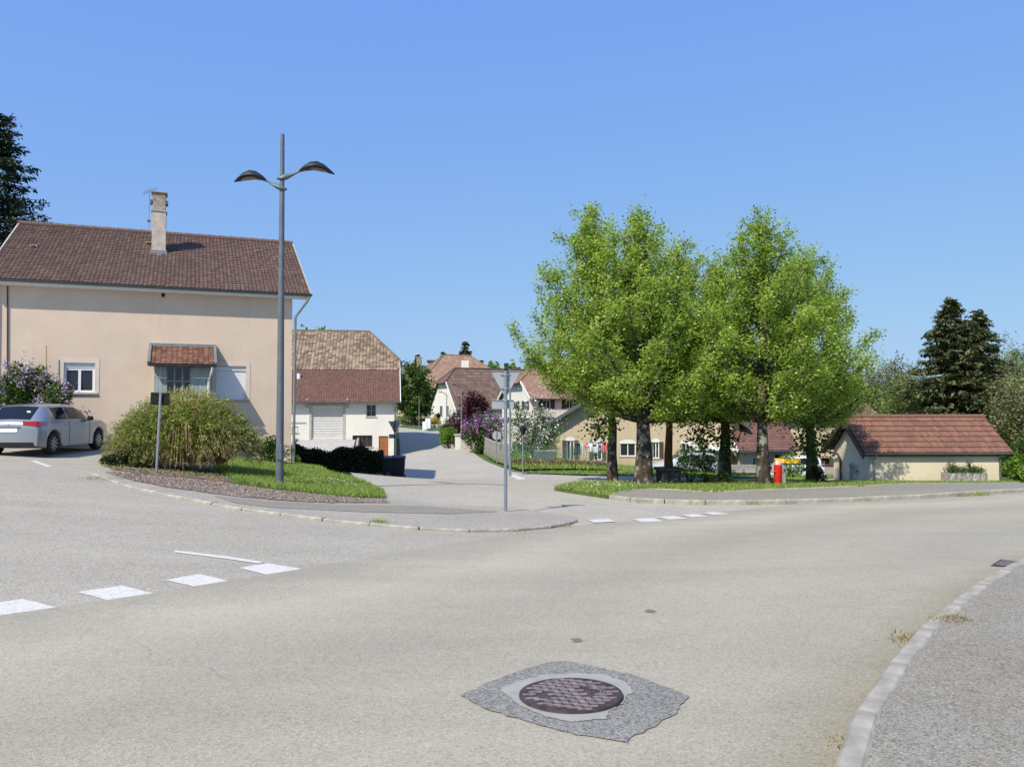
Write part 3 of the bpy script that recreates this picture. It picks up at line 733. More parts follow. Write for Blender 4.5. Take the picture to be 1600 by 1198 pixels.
mb.poly((0, 0, 0), (0, HD, 0), (0, HD, EZ), (0, 0, EZ)); mb.poly((wl, 0, 0), (wl, 0, EZ), (wl, HD, EZ), (wl, HD, 0)); mb.poly((wl, HD, 0), (wl, HD, EZ), (0, HD, EZ), (0, HD, 0))
RH = HD / 2 * math.tan(R(27))
mb.poly((0, 0, EZ), (0, HD, EZ), (0, HD / 2, EZ + RH)); mb.poly((wl, 0, EZ), (wl, HD / 2, EZ + RH), (wl, HD, EZ))
mb.build('wall', M['beige'], hroot, fix=False)
MB().box(wl - .015, .015, -.03, .0, 0, .42).build('plinth', plain('plinth_render', (.42, .34, .27), .9, .2, 3, bmp=.4), hroot)
for wn_, closed in ((win1, False), (win2, True)):
    x0, x1, z0, z1 = wn_
    sm = plain('window_surround', (.66, .58, .48), .9, .08, 4)
    s_ = MB()
    for a, b, c, d in ((x0 - .14, x0, z0 - .02, z1 + .14), (x1, x1 + .14, z0 - .02, z1 + .14), (x0, x1, z1, z1 + .14)): s_.box(a, b, -.012, .02, c, d)
    if not closed:
        w_ = window(hroot, x0, x1, z0, z1 - .17, 0, M['pvc'], .13, 2, 1, fw=.075, sill=M['concrete'])
        MB().box(x0, x1, .06, .2, z1 - .17, z1 - .004).build('shutter_box', M['pvc'], w_, bevel=.01)
        MB().box(x0 + .16, x0 + .42, .118, .1245, z0 + .08, z0 + .22).build('white_cup_shape', M['curtain'], w_) if False else None
    else:
        root2 = MB().box(x0, x1, .1, .2, z0, z1 - .17).build('roller_shutter', M['pvc'], hroot)
        n = 16; hgt = (z1 - .17 - z0) / n
        for k in range(n): MB().box(x0 + .03, x1 - .03, .086, .0995, z0 + k * hgt + .005, z0 + (k + 1) * hgt - .003).build('slat', M['pvc'], root2)
        MB().box(x0, x1, .05, .2, z1 - .168, z1 - .004).build('shutter_box', M['pvc'], root2, bevel=.01)
        MB().box(x0 - .09, x1 + .09, -.06, .1, z0 - .07, z0 - .003).build('sill', M['concrete'], root2, bevel=.006)
    s_.build('window_surround', sm, hroot)
# roof
OV, OE = .32, .62
sl = RH / (HD / 2)
ez = EZ - OV * sl + .12
E1 = (wl - .35, -OV, ez); E2 = (OE, -OV, ez); R1 = (wl - .35, HD / 2, EZ + RH + .12); R2 = (OE, HD / 2, EZ + RH + .12)
dk, U_, V_, N_ = roof_plane(hroot, E1, E2, R2, R1, M['tile_brown'], .14, .215, trng, thick=.04, roll=.028)
F1 = (wl - .35, HD + OV, ez); F2 = (OE, HD + OV, ez)
roof_plane(hroot, F2, F1, R1, R2, M['tile_brown'], .225, .29, trng)
ridge_tiles(hroot, (R1[0], R1[1], R1[2] + .05), (R2[0], R2[1], R2[2] + .05), M['tile_brown'])
for x in (E2[0], E1[0]):
    for (a, b) in (((x, -OV, ez), (x, HD / 2, R2[2])), ((x, HD + OV, ez), (x, HD / 2, R2[2]))):
        MB().bar(Vector(a) + Vector((0, 0, -.02)), Vector(b) + Vector((0, 0, -.02)), .05, .13).build('verge_board', M['concrete'], hroot)
MB().box(E1[0] + .03, E2[0] - .03, -OV + .03, .0, ez - .17, ez - .12).build('soffit', M['white_paint'], hroot)
MB().box(E1[0], E2[0], -OV, -OV + .028, ez - .15, ez - .05).build('fascia', M['white_paint'], hroot)
gutter(hroot, (E1[0], -OV - .075, ez - .01), (E2[0] + .05, -OV - .075, ez - .01), M['dark_zinc'], .075)
pipe(hroot, [(E2[0] - .08, -OV - .07, ez - .08), (E2[0] - .1, -OV - .07, ez - .22), (.25, -.2, ez - .62), (.1, -.09, ez - .85), (.08, -.08, .1)], .05, M['zinc'])
pipe(hroot, [(wl + .02, -.06, ez - .15), (wl + .03, -.06, .2)], .05, M['white_paint'])
pipe(hroot, [(wl + .34, -.03, ez - .2), (wl + .38, -.03, 3.4), (wl + .3, -.03, 2.4), (wl + .34, -.03, .5)], .02, M['brown_wood'], 'cable')
for px, py, big in ((52, 402, 1.2), (233, 374, 1.3), (402, 385, .9), (248, 431, .7)):
    yl = HD * .25 * (1 if py > 400 else 1.45); p = hl(px, py, yl)
    z = EZ + .12 + p.y * sl; v = MB(); s = .11 * big
    v.add([(p.x - s, p.y, z), (p.x + s, p.y, z), (p.x + s, p.y + .3, z + .3 * sl), (p.x - s, p.y + .3, z + .3 * sl), (p.x - s * .8, p.y + .02, z + .12 * big), (p.x + s * .8, p.y + .02, z + .12 * big)],
          [(0, 1, 5, 4), (4, 5, 2, 3), (0, 4, 3), (1, 2, 5), (0, 3, 2, 1)])
    o = v.build('vent_tile', M['old_concrete'], hroot)
    MB().box(p.x - s * .6, p.x + s * .6, p.y - .012, p.y + .0, z + .02, z + .085 * big).build('vent_mouth', M['dark'], o)
# chimney
cp = hl(248, 392, HD * .30); cx, cy = cp.x, cp.y; cz0 = EZ + cy * sl; top = hl(248, 301, cy).z
ch = MB().box(cx - .25, cx + .25, cy - .2, cy + .45, cz0 - .4, top - .75).build('chimney', plain('chimney_render', (.5, .43, .36), .9, .2, 5, bmp=.4), hroot)
MB().box(cx - .28, cx + .28, cy - .23, cy + .48, top - .78, top - .72).build('collar', M['concrete'], ch)
MB().box(cx - .235, cx + .235, cy - .185, cy + .435, top - .72, top - .06).build('flue_head', M['old_concrete'], ch, bevel=.015)
MB().box(cx - .29, cx + .29, cy - .24, cy + .49, top - .06, top).build('cap', M['old_concrete'], ch, bevel=.015)
for s in (-1, 1): MB().box(cx + s * .28 - .035, cx + s * .28 + .035, cy - .2, cy + .2, top - .48, top - .34).build('clamp', M['dark_zinc'], ch)
MB().box(cx - .3, cx + .3, cy - .28, cy - .2, cz0 - .12, cz0 + .14).build('flashing', M['zinc'], ch)
# aerial by the chimney
ar = empty('tv_antenna', hroot.matrix_basis @ Vector((cx - .36, cy - .05, top - .9)), HA, 'thin metal television aerial strapped beside the tall chimney', 'antenna')
MB().tube([(0, 0, -.6), (0, 0, .95)], .016, 6).build('mast', M['zinc'], ar, True)
MB().tube([(-.2, 0, .82), (.25, .1, 1.05)], .01, 6).build('boom', M['zinc'], ar, True)
for k in range(9):
    t = k / 8; p = Vector((-.2, 0, .82)).lerp(Vector((.25, .1, 1.05)), t)
    MB().tube([p + Vector((.06, -.16, .06)), p + Vector((-.06, .16, -.06))], .006, 5).build('element', M['zinc'], ar)
MB().box(-.06, .06, -.03, .03, -.3, -.22).build('junction_box', M['dark_zinc'], ar)
# porch bay of boards and panes
bx0, bx1 = hl(241, 600, -.9).x, hl(328, 600, -.9).x; bz1 = hl(285, 571, -.9).z; bD = .9
rz1 = hl(280, 541, -.02).z
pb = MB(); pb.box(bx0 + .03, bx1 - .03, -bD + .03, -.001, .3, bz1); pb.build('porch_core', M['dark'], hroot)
porch = MB()
bw = .125; nb = int((bx1 - bx0) / bw); bw = (bx1 - bx0) / nb
wz0, wz1 = bz1 - 1.02, bz1 - .06; wx0, wx1 = bx0 + bw * 3, bx0 + bw * 9
pr_root = MB().box(bx0 - .02, bx1 + .02, -bD - .02, -bD + .06, bz1 - .05, bz1 + .05).build('porch', M['grey_paint_wood'], hroot)
for k in range(nb):
    a = bx0 + k * bw; segs = [(.3, bz1 - .05)] if not (wx0 - .01 <= a < wx1 - .01) else [(.3, wz0)]
    for c, d in segs: MB().box(a + .004, a + bw - .004, -bD - .012 - .006 * (k % 2), -bD + .029, c, d).build('board', M['grey_paint_wood'], pr_root)
for side in (bx0, bx1):
    for k in range(6):
        a = -bD + k * bD / 6
        MB().box(side - .012, side + .012, a + .034, a + bD / 6 + .028, .3, bz1 - .05).build('board', M['grey_paint_wood'], pr_root)
pn = 3
for i in range(pn):
    for j in range(2):
        a = wx0 + (wx1 - wx0) * i / pn; b = wx0 + (wx1 - wx0) * (i + 1) / pn; c = wz0 + (wz1 - wz0) * j / 2; d = wz0 + (wz1 - wz0) * (j + 1) / 2
        MB().box(a + .02, b - .02, -bD + .004, -bD + .012, c + .02, d - .02).build('pane', M['glass'], pr_root)
for i in range(pn + 1):
    a = wx0 + (wx1 - wx0) * i / pn; MB().box(a - .022, a + .022, -bD - .02, -bD + .028, wz0, wz1).build('glazing_bar', M['old_wood'], pr_root)
for j in range(3):
    c = wz0 + (wz1 - wz0) * j / 2; MB().box(wx0 + .023, wx1 - .023, -bD - .017, -bD + .026, c - .02, c + .02).build('glazing_bar', M['old_wood'], pr_root)
MB().box(wx1 + .02, bx1, -bD - .0185, -bD + .0, wz0 + .5, bz1 - .05).build('board', M['grey_paint_wood'], pr_root)
pe = -bD - .25; pez = bz1 + .03
pd, *_ = roof_plane(hroot, (bx0 - .14, pe, pez), (bx1 + .14, pe, pez), (bx1 + .14, -.02, rz1), (bx0 - .14, -.02, rz1), M['tile_mossy'], .17, .16, trng, 'porch_roof', .03, .02)
slp = (rz1 - pez) / (-.02 - pe)
for x in (bx0 - .17, bx1 + .17): MB().bar((x, pe, pez + .03), (x, -.02, rz1 + .03), .09, .1).build('verge_flashing', M['zinc'], pd)
MB().box(bx0 - .2, bx1 + .2, -.08, -.003, rz1 - .01, rz1 + .09).build('ridge_flashing', M['zinc'], pd)
gutter(hroot, (bx0 - .2, pe - .06, pez - .02), (bx1 + .2, pe - .06, pez - .02), M['dark_zinc'], .06, 'porch_gutter')
pipe(hroot, [(bx1 + .06, pe - .05, pez - .06), (bx1 + .06, pe - .03, pez - .2), (bx1 - .04, -bD - .06, pez - .5), (bx1 - .04, -bD - .06, .4)], .04, M['pvc'], 'porch_downpipe')
# hooded vent pipe and yellow pole by the wall
vp = hl(42, 575, 0)
MB().tube([(vp.x, .0, vp.z), (vp.x, -.14, vp.z), (vp.x + .08, -.2, vp.z - .15)], .07, 10).build('vent_pipe', M['pvc'], hroot, True)
yp = hl(72, 540, -.25); yq = hl(74, 600, -.25)
MB().tube([(yp.x, -.25, yp.z), (yq.x, -.25, .2)], .022, 8).build('garden_pole', plain('cane', (.5, .36, .12), .7), None, True)
_gp = bpy.data.objects['garden_pole']; _gp.matrix_basis = hroot.matrix_basis.copy(); prop(_gp, 'thin yellow garden pole standing against the beige house wall', 'pole')
mb = MB().box(-.05, .05, -.03, 0, 0, .12); o = mb.build('cable_bracket', M['dark'], hroot); o.location = hl(255, 464, 0)

# ---------------------------------------------------------- generic farmhouse: ridge along local x, half-hipped ends
def farmhouse(name, label, loc, rz, Lx, Dy, eave, pitch, m_wall, m_tile, hip=(.0, .0), hipdrop=.5, over=.5, tw=.3, tl=.38, front=None, m_side=None, seed=1, tw2=None, split=None, overx=.35, back=True):
    """front holes: list of (x0,x1,z0,z1) on the y=0 wall; split=(fraction, material) changes the tiles up the slope"""
    root = empty(name, loc, rz, label, 'house' if 'barn' not in name else 'barn'); rg = random.Random(seed)
    half = Dy / 2; rise = half * math.tan(R(pitch)); s = rise / half
    mb = MB(); holed_wall(mb, 0, Lx, -1.5, eave, front or [], 0, .2)
    mb.poly((0, Dy, -1.5), (0, Dy, eave), (Lx, Dy, eave), (Lx, Dy, -1.5))
    for x, hp in ((0, hip[0]), (Lx, hip[1])):
        k = 1 - hipdrop if hp else 1
        zt = eave + rise * k
        pts = [(x, 0, -1.5), (x, Dy, -1.5), (x, Dy, eave)] + ([(x, Dy - half * k, zt), (x, half * k, zt)] if hp else [(x, half, eave + rise)]) + [(x, 0, eave)]
        mb.poly(*pts)
    mb.build('wall', m_wall, root, fix=False)
    ez = eave - over * s + .1; zr = eave + rise + .1
    def edge(end, side):     # outline from eave to ridge at one end on one side: list of (x,y,z)
        x = -overx if end == 0 else Lx + overx; y0 = -over if side == 0 else Dy + over
        if hip[end]:
            k = 1 - hipdrop; yk = half * k if side == 0 else Dy - half * k; zk = eave + rise * k + .1
            xr = x + (hip[end] if end == 0 else -hip[end])
            return [(x, y0, ez), (x, yk, zk), (xr, half, zr)]
        return [(x, y0, ez), (x, half, zr)]
    for side in ((0, 1) if back else (0,)):
        e0, e1 = edge(0, side), edge(1, side)
        A, B = Vector(e0[0]), Vector(e1[0])
        if side: A, B = B, A; e0, e1 = e1, e0
        U = (B - A).normalized(); top = Vector(e0[-1]); Nn = U.cross(top - A).normalized()
        if Nn.z < 0: Nn = -Nn
        V = Nn.cross(U)
        if V.z < 0: V = -V
        deck = MB(); slab(deck, [Vector(p) for p in e0[:1] + e1 + e0[:0:-1]], Nn, .12); dk = deck.build('roof', M['roof_deck'], root)
        def lim(e):
            pr = [((Vector(p) - A).dot(V), (Vector(p) - A).dot(U)) for p in e]
            def f(v):
                for (v0, u0), (v1, u1) in zip(pr, pr[1:]):
                    if v <= v1 + 1e-6: return u0 + (u1 - u0) * (v - v0) / (v1 - v0 + 1e-9)
                return pr[-1][1]
            return f
        ln = (top - A).dot(V); fl, fr = lim(e0), lim(e1)
        if split and side == 0:
            v1 = ln * split[0]
            t = MB(); tile_field(t, A, U, V, Nn, fl, fr, v1, tw, tl, rg, .03, .03); t.build('tiles', m_tile, dk, fix=False, kind='stuff')
            t = MB(); O2 = A + V * v1; tile_field(t, O2 + Nn * .02, U, V, Nn, lambda v: fl(v + v1), lambda v: fr(v + v1), ln - v1, split[2], split[3], rg, .05, .06); t.build('upper_tiles', split[1], dk, fix=False, kind='stuff', label='pale lichen covered upper tiles')
        else:
            t = MB(); tile_field(t, A, U, V, Nn, fl, fr, ln, tw, tl, rg, .03, .03); t.build('tiles', m_tile, dk, fix=False, kind='stuff')
    for end in (0, 1):
        if hip[end]:
            e0, e1 = edge(end, 0), edge(end, 1); a, b, r = Vector(e0[1]), Vector(e1[1]), Vector(e0[2])
            ox = Vector((-.25 if end == 0 else .25, 0, -.2))
            a, b = (a + ox, b + ox) if end == 1 else (b + ox, a + ox)
            U = (b - a).normalized(); Nn = U.cross(r - a).normalized(); Nn = Nn if Nn.z > 0 else -Nn; V = Nn.cross(U); V = V if V.z > 0 else -V
            deck = MB(); slab(deck, [a, b, r], Nn, .1); dk = deck.build('hip', M['roof_deck'], root); ln = (r - a).dot(V); ru = (r - a).dot(U); W_ = (b - a).length
            t = MB(); tile_field(t, a, U, V, Nn, lambda v: ru * v / ln, lambda v: W_ + (ru - W_) * v / ln, ln, tw, tl, rg, .03, .03); t.build('tiles', (split[1] if split else m_tile), dk, fix=False, kind='stuff')
            for e in (e0, e1): MB().tube([Vector(e[1]) + Vector((0, 0, .06)), r + Vector((0, 0, .06))], .09, 6).build('hip_ridge', (split[1] if split else m_tile), dk, True)
        for side in (0, 1):
            e = edge(end, side); MB().bar(Vector(e[0]) + Vector((0, 0, -.05)), Vector(e[1]) + Vector((0, 0, -.05)), .06, .22).build('verge_board', M['white_paint'], root)
    r0, r1 = Vector(edge(0, 0)[-1]), Vector(edge(1, 0)[-1])
    MB().tube([r0 + Vector((0, 0, .06)), r1 + Vector((0, 0, .06))], .11, 7).build('ridge', (split[1] if split else m_tile), root, True)
    gutter(root, (-overx, -over - .08, ez), (Lx + overx, -over - .08, ez), M['zinc'], .08)
    return root, ez, zr

# ---------------------------------------------------------- white barn with the roller door
BY, BA = 66.5, R(9)
br0 = at(618, 715, BY); BZ = tz1(br0.x, BY); BL = 14.5
bl0 = Vector((br0.x - BL * math.cos(BA), BY - BL * math.sin(BA), BZ))
bp = plane_px(bl0, BA)
def bz(py, px=560): return bp(px, py).z
def bxx(px): return bp(px, 650).x
BL = bxx(619); eave = bz(622, 600)
def bh(x0, x1, y0, y1): m_ = (x0 + x1) / 2; return (bxx(x0), bxx(x1), bz(y1, m_), bz(y0, m_))
dwin, lwin, gdoor, bdoor, vwin = bh(572.5, 587.5, 632, 651), bh(551, 582, 680, 698), bh(487, 536, 634, 686), bh(592, 607, 681, 716), bh(456, 466, 666, 676)
barn, bez, bzr = farmhouse('barn', 'white barn with roller door, dark red lower roof and pale upper roof', (bl0.x, bl0.y, BZ), BA, BL, 17.0, eave, 36.0, M['white_wall'], M['tile_dark'], (0, 2.75), .46, .55, .2, .26, [dwin, lwin, gdoor, bdoor, vwin], seed=4, split=(.42, M['tile_lichen'], .3, .34))
window(barn, *dwin, 0, M['old_wood'], .12, 2, 2, fw=.07, sill=M['concrete'])
window(barn, *lwin, 0, M['brown_wood'], .12, 4, 2, fw=.08, sill=M['concrete'])
window(barn, *vwin, 0, M['old_wood'], .06, 1, 1, glass='curtain', fw=.05, sill=M['concrete'])
gd = MB().box(gdoor[0], gdoor[1], .16, .2, gdoor[2] - .2, gdoor[3]).build('roller_door', M['concrete'], barn)
ns = 14; hh = (gdoor[3] - gdoor[2] + .2) / ns
for k in range(ns): MB().box(gdoor[0] + .03, gdoor[1] - .03, .135, .1595, gdoor[2] - .2 + k * hh + .022, gdoor[2] - .2 + (k + 1) * hh - .022).build('slat', M['door_white'], gd)
for x in (gdoor[0] - .1, gdoor[1] + .1): MB().box(x - .09, x + .09, -.03, .01, gdoor[2] - .4, eave - .1).build('door_post', M['concrete'], barn)
MB().box(gdoor[0] - .2, gdoor[1] + .2, -.045, -.031, gdoor[3] + .02, gdoor[3] + .22).build('lintel', M['concrete'], barn)
bd = MB().box(bdoor[0], bdoor[1], .1, .15, bdoor[2], bdoor[3]).build('door', M['orange_wood'], barn)
for k in range(8):
    h8 = (bdoor[3] - bdoor[2]) / 8; MB().box(bdoor[0] + .06, bdoor[1] - .06, .08, .0995, bdoor[2] + k * h8 + .02, bdoor[2] + (k + 1) * h8 - .02).build('panel', M['orange_wood'], bd)
MB().box(bxx(440), bxx(478), -.06, .0, bz(660.5), bz(659)).build('ledge', M['concrete'], barn)
pipe(barn, [(BL - .1, -.5, bez - .1), (BL - .1, -.12, bez - .5), (BL - .1, -.1, 0)], .06, M['zinc'])
for k, x in enumerate((gdoor[0] - .35, gdoor[1] + .35)): MB().bar((x, -.02, eave - .75), (x, -.45, eave - .12), .16, .2).build('bracket', M['old_wood'], barn)
MB().tube([(bxx(462), 2.2, eave + 2.2 * math.tan(R(36)) + .5), (bxx(462), 2.2, eave + 2.2 * math.tan(R(36)) - .2)], .16, 10).build('flue_pipe', M['white_paint'], barn, True)
# concrete ramp up to the roller door
_rp = barn.matrix_basis @ Vector(((gdoor[0] + gdoor[1]) / 2, -.1, 0))
rmp = empty('loading_ramp', (_rp.x, _rp.y, BZ), BA, 'grey concrete ramp rising to the roller door of the white barn', 'ramp')
zt = gdoor[2]
MB().prismx([(0, -1.2), (0, zt - .05), (-2.2, zt - .12), (-11, -.6), (-11, -1.2)], -2.2, 2.3).build('slab', M['concrete'], rmp)
for x, e in ((-2.35, -.15), (2.45, .15)): MB().prismx([(0, -1.2), (0, zt + .1), (-2.2, zt + .06), (-11, -.45), (-11, -1.2)], min(x, x + e), max(x, x + e) ).build('side_wall', M['stone'], rmp)

# ---------------------------------------------------------- farmhouse far up the street: a wing in front of a big hipped roof
fy = 104
f0 = at(714, 640, fy)
fz = tz1(f0.x, fy)
FA = R(-38)
wing, _, _ = farmhouse('farmhouse_wing', 'white gabled farmhouse with steep brown roof up the street', (f0.x, fy, fz), R(27), 15.5, 9.4, at(705, 640, fy).z - fz + .3, 48, M['white_wall'], M['tile_brown'], (2.0, 1.2), .36, .4, .5, .6, seed=6)
for k, (yy, zz) in enumerate(((3.2, 1.9), (5.4, 1.9))):
    w_ = MB().box(-.03, .05, yy - .5, yy + .5, zz - .9, zz + .7).build('window', M['white_paint'], wing)
    for s in (-1, 1): MB().box(-.05, -.031, yy + s * .24 - .18, yy + s * .24 + .18, zz - .8, zz + .6).build('pane', M['glass'], w_)
b0 = at(672, 640, 122)
big, _, _ = farmhouse('old_farmhouse', 'big old farmhouse with hipped weathered orange roof and white chimney', (b0.x - 1, 118, tz1(b0.x, 118)), R(20), 16.0, 17.0, at(668, 615, 122).z - tz1(b0.x, 118), 36, M['sand_wall'], M['tile_orange'], (6.2, 6.2), .85, .6, .55, .6, seed=7)
cq = at(727, 575, 117)
cg = MB().box(-.55, .55, -.45, .45, -3, 2.0).build('chimney', M['white_wall'], None)
cg.parent = big; cg.matrix_local = big.matrix_basis.inverted() @ Matrix.Translation(cq + Vector((0, 0, -.9)))
# a grey roof with two chimneys behind the green tree
q0 = at(618, 640, 150)
gh, _, gzr = farmhouse('grey_roofed_house', 'distant house with dull grey roof behind the dark green tree', (q0.x, 150, tz1(q0.x, 150)), R(8), 14, 9, at(640, 600, 150).z - tz1(q0.x, 150), 38, M['sand_wall'], plain('grey_tile', (.16, .14, .13), .9), (0, 0), .5, .5, .6, .7, seed=9)
for x, hgt in ((4.5, 1.6), (10.5, 2.2)): 
    c_ = MB().box(x - .5, x + .5, 4.0, 5.0, gzr - .6, gzr + hgt).build('chimney', M['old_concrete'], gh)
    MB().box(x - .6, x + .6, 3.9, 5.1, gzr + hgt, gzr + hgt + .2).build('cap', M['stone'], c_)
# slim brick chimney stack
ck = at(674, 566, 135)
sk_ = empty('chimney_stack', (ck.x, 135, tz1(ck.x, 135)), 0, 'slim brown chimney stack rising between the far roofs', 'chimney'); hz = ck.z - sk_.location.z
MB().box(-.55, .55, -.5, .5, 0, hz).build('shaft', M['old_concrete'], sk_); MB().box(-.7, .7, -.65, .65, hz, hz + .35).build('cap', M['brown_wood'], sk_); 

# ---------------------------------------------------------- white house with dark shutters, right of the sign
wy, WRZ = 74, R(20)
w0 = at(831, 680, wy); wz = tz1(w0.x, wy) - .3
wp = plane_px((w0.x, wy, wz), WRZ)
we = wp(831, 620).z
def wrect(x0, x1, y0, y1): m_ = (x0 + x1) / 2; return (wp(x0, 640).x, wp(x1, 640).x, wp(m_, y1).z, wp(m_, y0).z)
wwin = [wrect(848, 860, 625, 638), wrect(884, 896, 625, 638), wrect(853, 860, 652, 664)]
wh, _, _ = farmhouse('white_house', 'white house with half-hipped orange roof and dark brown shutters', (w0.x, wy, wz), WRZ, 13, 8.4, we, 34, M['white_wall'], M['tile_orange'], (2.0, 0), .5, .4, .32, .4, wwin, seed=12)
for w_ in wwin:
    window(wh, *w_, 0, M['white_paint'], .1, 2, 1, fw=.05); shutters(wh, *w_, 0, M['brown_wood'], True, .42)
for yy in (1.6, 4.2):
    for z0, z1 in ((wp(831, 640).z, wp(831, 626).z), (wp(831, 666).z, wp(831, 653).z)):
        w_ = MB().box(-.04, .05, yy - .42, yy + .42, z0, z1).build('window', M['white_paint'], wh)
        for s in (-1, 1):
            MB().box(-.06, -.041, yy + s * .2 - .16, yy + s * .2 + .16, z0 + .08, z1 - .08).build('pane', M['glass'], w_)
            MB().box(-.06, -.005, yy + s * .68 - .22, yy + s * .68 + .22, z0, z1).build('shutter', M['brown_wood'], wh)
# low garden outbuilding left of the white house
oz = at(788, 690, 66); ob = empty('garden_shed', (oz.x - 1.2, 68, tz1(oz.x, 68)), R(5), 'low cream outbuilding with flat roof behind the pink lilac', 'shed')
oh = at(775, 655, 68).z - ob.location.z
MB().box(-.4, 1.9, 0, 3, -.8, oh).build('wall', M['cream_wall'], ob); MB().box(-.6, 2.1, -.25, 3.2, oh, oh + .15).build('roof', M['concrete'], ob)

# ---------------------------------------------------------- long sand-coloured house behind the trees, gable to the lane
sy = 63.0
s0 = at(864, 725, sy); SZ = tz1(s0.x, sy) - .2
sroot = empty('sand_house', (s0.x, sy, SZ), R(-4), 'long sand coloured house with a wide gable behind the lime trees', 'house')
sx = lambda px: at(px, 680, sy).x - s0.x
sz = lambda py: at(900, py, sy).z - SZ
SW = sx(1150); SE = sz(660)
ap = SW / 2; sr = math.tan(R(32)) * ap
holes = [(sx(885), sx(897), sz(718), sz(688)), (sx(927), sx(940), sz(718), sz(690)), (sx(968), sx(992), sz(712), sz(692)), (sx(1018), sx(1028), sz(715), sz(690)), (sx(1062), sx(1076), sz(716), sz(692))]
mb = MB(); holed_wall(mb, 0, SW, -1, SE, holes, 0, .2)
mb.poly((0, 0, SE), (SW, 0, SE), (ap, 0, SE + sr)); mb.poly((0, 0, -1), (0, 0, SE), (0, 14, SE), (0, 14, -1)); mb.poly((SW, 0, -1), (SW, 14, -1), (SW, 14, SE), (SW, 0, SE)); mb.poly((0, 14, -1), (0, 14, SE), (ap, 14, SE + sr), (SW, 14, SE), (SW, 14, -1))
mb.build('wall', M['sand_wall'], sroot, fix=False)
so = .7; k = sr / ap
for a, b in (((-so, SE - so * k + .12), (ap, SE + sr + .12)), ((SW + so, SE - so * k + .12), (ap, SE + sr + .12))):
    left = a[0] < 0
    A = (a[0], 14.3, a[1]) if left else (a[0], -.75, a[1]); B = (a[0], -.75, a[1]) if left else (a[0], 14.3, a[1])
    C = (b[0], -.75, b[1]) if left else (b[0], 14.3, b[1]); D = (b[0], 14.3, b[1]) if left else (b[0], -.75, b[1])
    roof_plane(sroot, A, B, C, D, M['tile_brown'], .3, .36, trng)
    MB().bar((a[0], -.78, a[1] - .05), (b[0], -.78, b[1] - .05), .05, .24).build('verge_board', M['dark_zinc'], sroot)
for t in (.15, .4, .65):
    MB().box(ap * t - .07, ap * t + .07, -.7, .0, SE + sr * t - .28, SE + sr * t - .12).build('purlin', M['brown_wood'], sroot)
for h in holes:
    window(sroot, *h, 0, M['white_paint'], .1, 2, 1, fw=.06, sill=M['concrete'], curtain=(h[0] > 4 and h[0] < 6))
    c_ = (h[0] + h[1]) / 2; r_ = (h[1] - h[0]) / 2 + .1
    MB().prism([(c_ + r_ * math.cos(t), h[3] + .3 * math.sin(t) - .02) for t in np.linspace(0, math.pi, 9)], -.03, .01).build('window_arch', M['white_wall'], sroot)
    if h[1] - h[0] < .7: shutters(sroot, *h, 0, M['brown_wood'], True, .32)
MB().box(sx(1004), sx(1016), -.02, .0, sz(735), sz(690)).build('wall_pillar', M['concrete'], sroot)
# awning roof
MB().add([(sx(1010), 0, sz(664)), (sx(1085), 0, sz(668)), (sx(1085), -1.6, sz(676)), (sx(1010), -1.6, sz(672))], [(0, 1, 2, 3)]).build('awning', M['concrete'], sroot) if False else None

# ---------------------------------------------------------- grey shed with brown tiles, and its lean-to
gy_ = 60.5
g0 = at(1158, 725, gy_); gz = tz1(g0.x, gy_) - .2
gs = empty('grey_shed', (g0.x, gy_, gz), R(4), 'grey rendered shed with brown tiled roof behind the wooden barrier', 'shed')
qx = lambda px: at(px, 700, gy_).x - g0.x
qz = lambda py: at(1200, py, gy_).z - gz
GL, GE = qx(1246), qz(694)
gh_ = [(qx(1176), qx(1188), qz(727), qz(714)), (qx(1212), qx(1234), qz(717), qz(710))]
mb = MB(); holed_wall(mb, 0, GL, -1, GE, gh_, 0, .15); mb.poly((0, 0, -1), (0, 0, GE), (0, 3, GE + 1.9), (0, 6, GE), (0, 6, -1)); mb.poly((GL, 0, -1), (GL, 6, -1), (GL, 6, GE), (GL, 3, GE + 1.9), (GL, 0, GE))
mb.poly((0, 6, -1), (0, 6, GE), (GL, 6, GE), (GL, 6, -1)); mb.build('wall', M['grey_wall'], gs, fix=False)
roof_plane(gs, (-.5, -.8, GE - .45), (GL + .1, -.8, GE - .4), (GL + .1, 3, GE + 2.0), (-.5, 3, GE + 2.0), M['tile_dark'], .3, .36, trng)
roof_plane(gs, (GL + .1, 6.6, GE - .35), (-.5, 6.6, GE - .35), (-.5, 3, GE + 2.0), (GL + .1, 3, GE + 2.0), M['tile_dark'], .3, .36, trng)
MB().bar((-.52, -.8, GE - .48), (-.52, 3, GE + 1.95), .06, .26).build('verge_board', M['white_paint'], gs)
gutter(gs, (-.5, -.88, GE - .48), (GL + .1, -.88, GE - .43), M['zinc'], .08)
window(gs, *gh_[0], 0, M['white_paint'], .08, 2, 2, fw=.04); window(gs, *gh_[1], 0, M['dark_zinc'], .08, 3, 1, fw=.04)
lt = empty('lean_to', (g0.x - 1.6, gy_ + .4, gz), R(4), 'pale lean-to with white roof beside the grey shed', 'shed')
MB().box(-1.6, 1.0, .3, 4, -1, qz(702)).build('wall', M['cream_wall'], lt); MB().add([(-1.9, -.5, qz(703)), (1.2, -.5, qz(704)), (1.2, 4.2, qz(690)), (-1.9, 4.2, qz(690)), (-1.9, -.5, qz(703) + .1), (1.2, -.5, qz(704) + .1), (1.2, 4.2, qz(690) + .1), (-1.9, 4.2, qz(690) + .1)], [(0, 1, 2, 3), (4, 5, 6, 7), (0, 1, 5, 4), (1, 2, 6, 5), (2, 3, 7, 6), (3, 0, 4, 7)]).build('roof', M['white_paint'], lt)
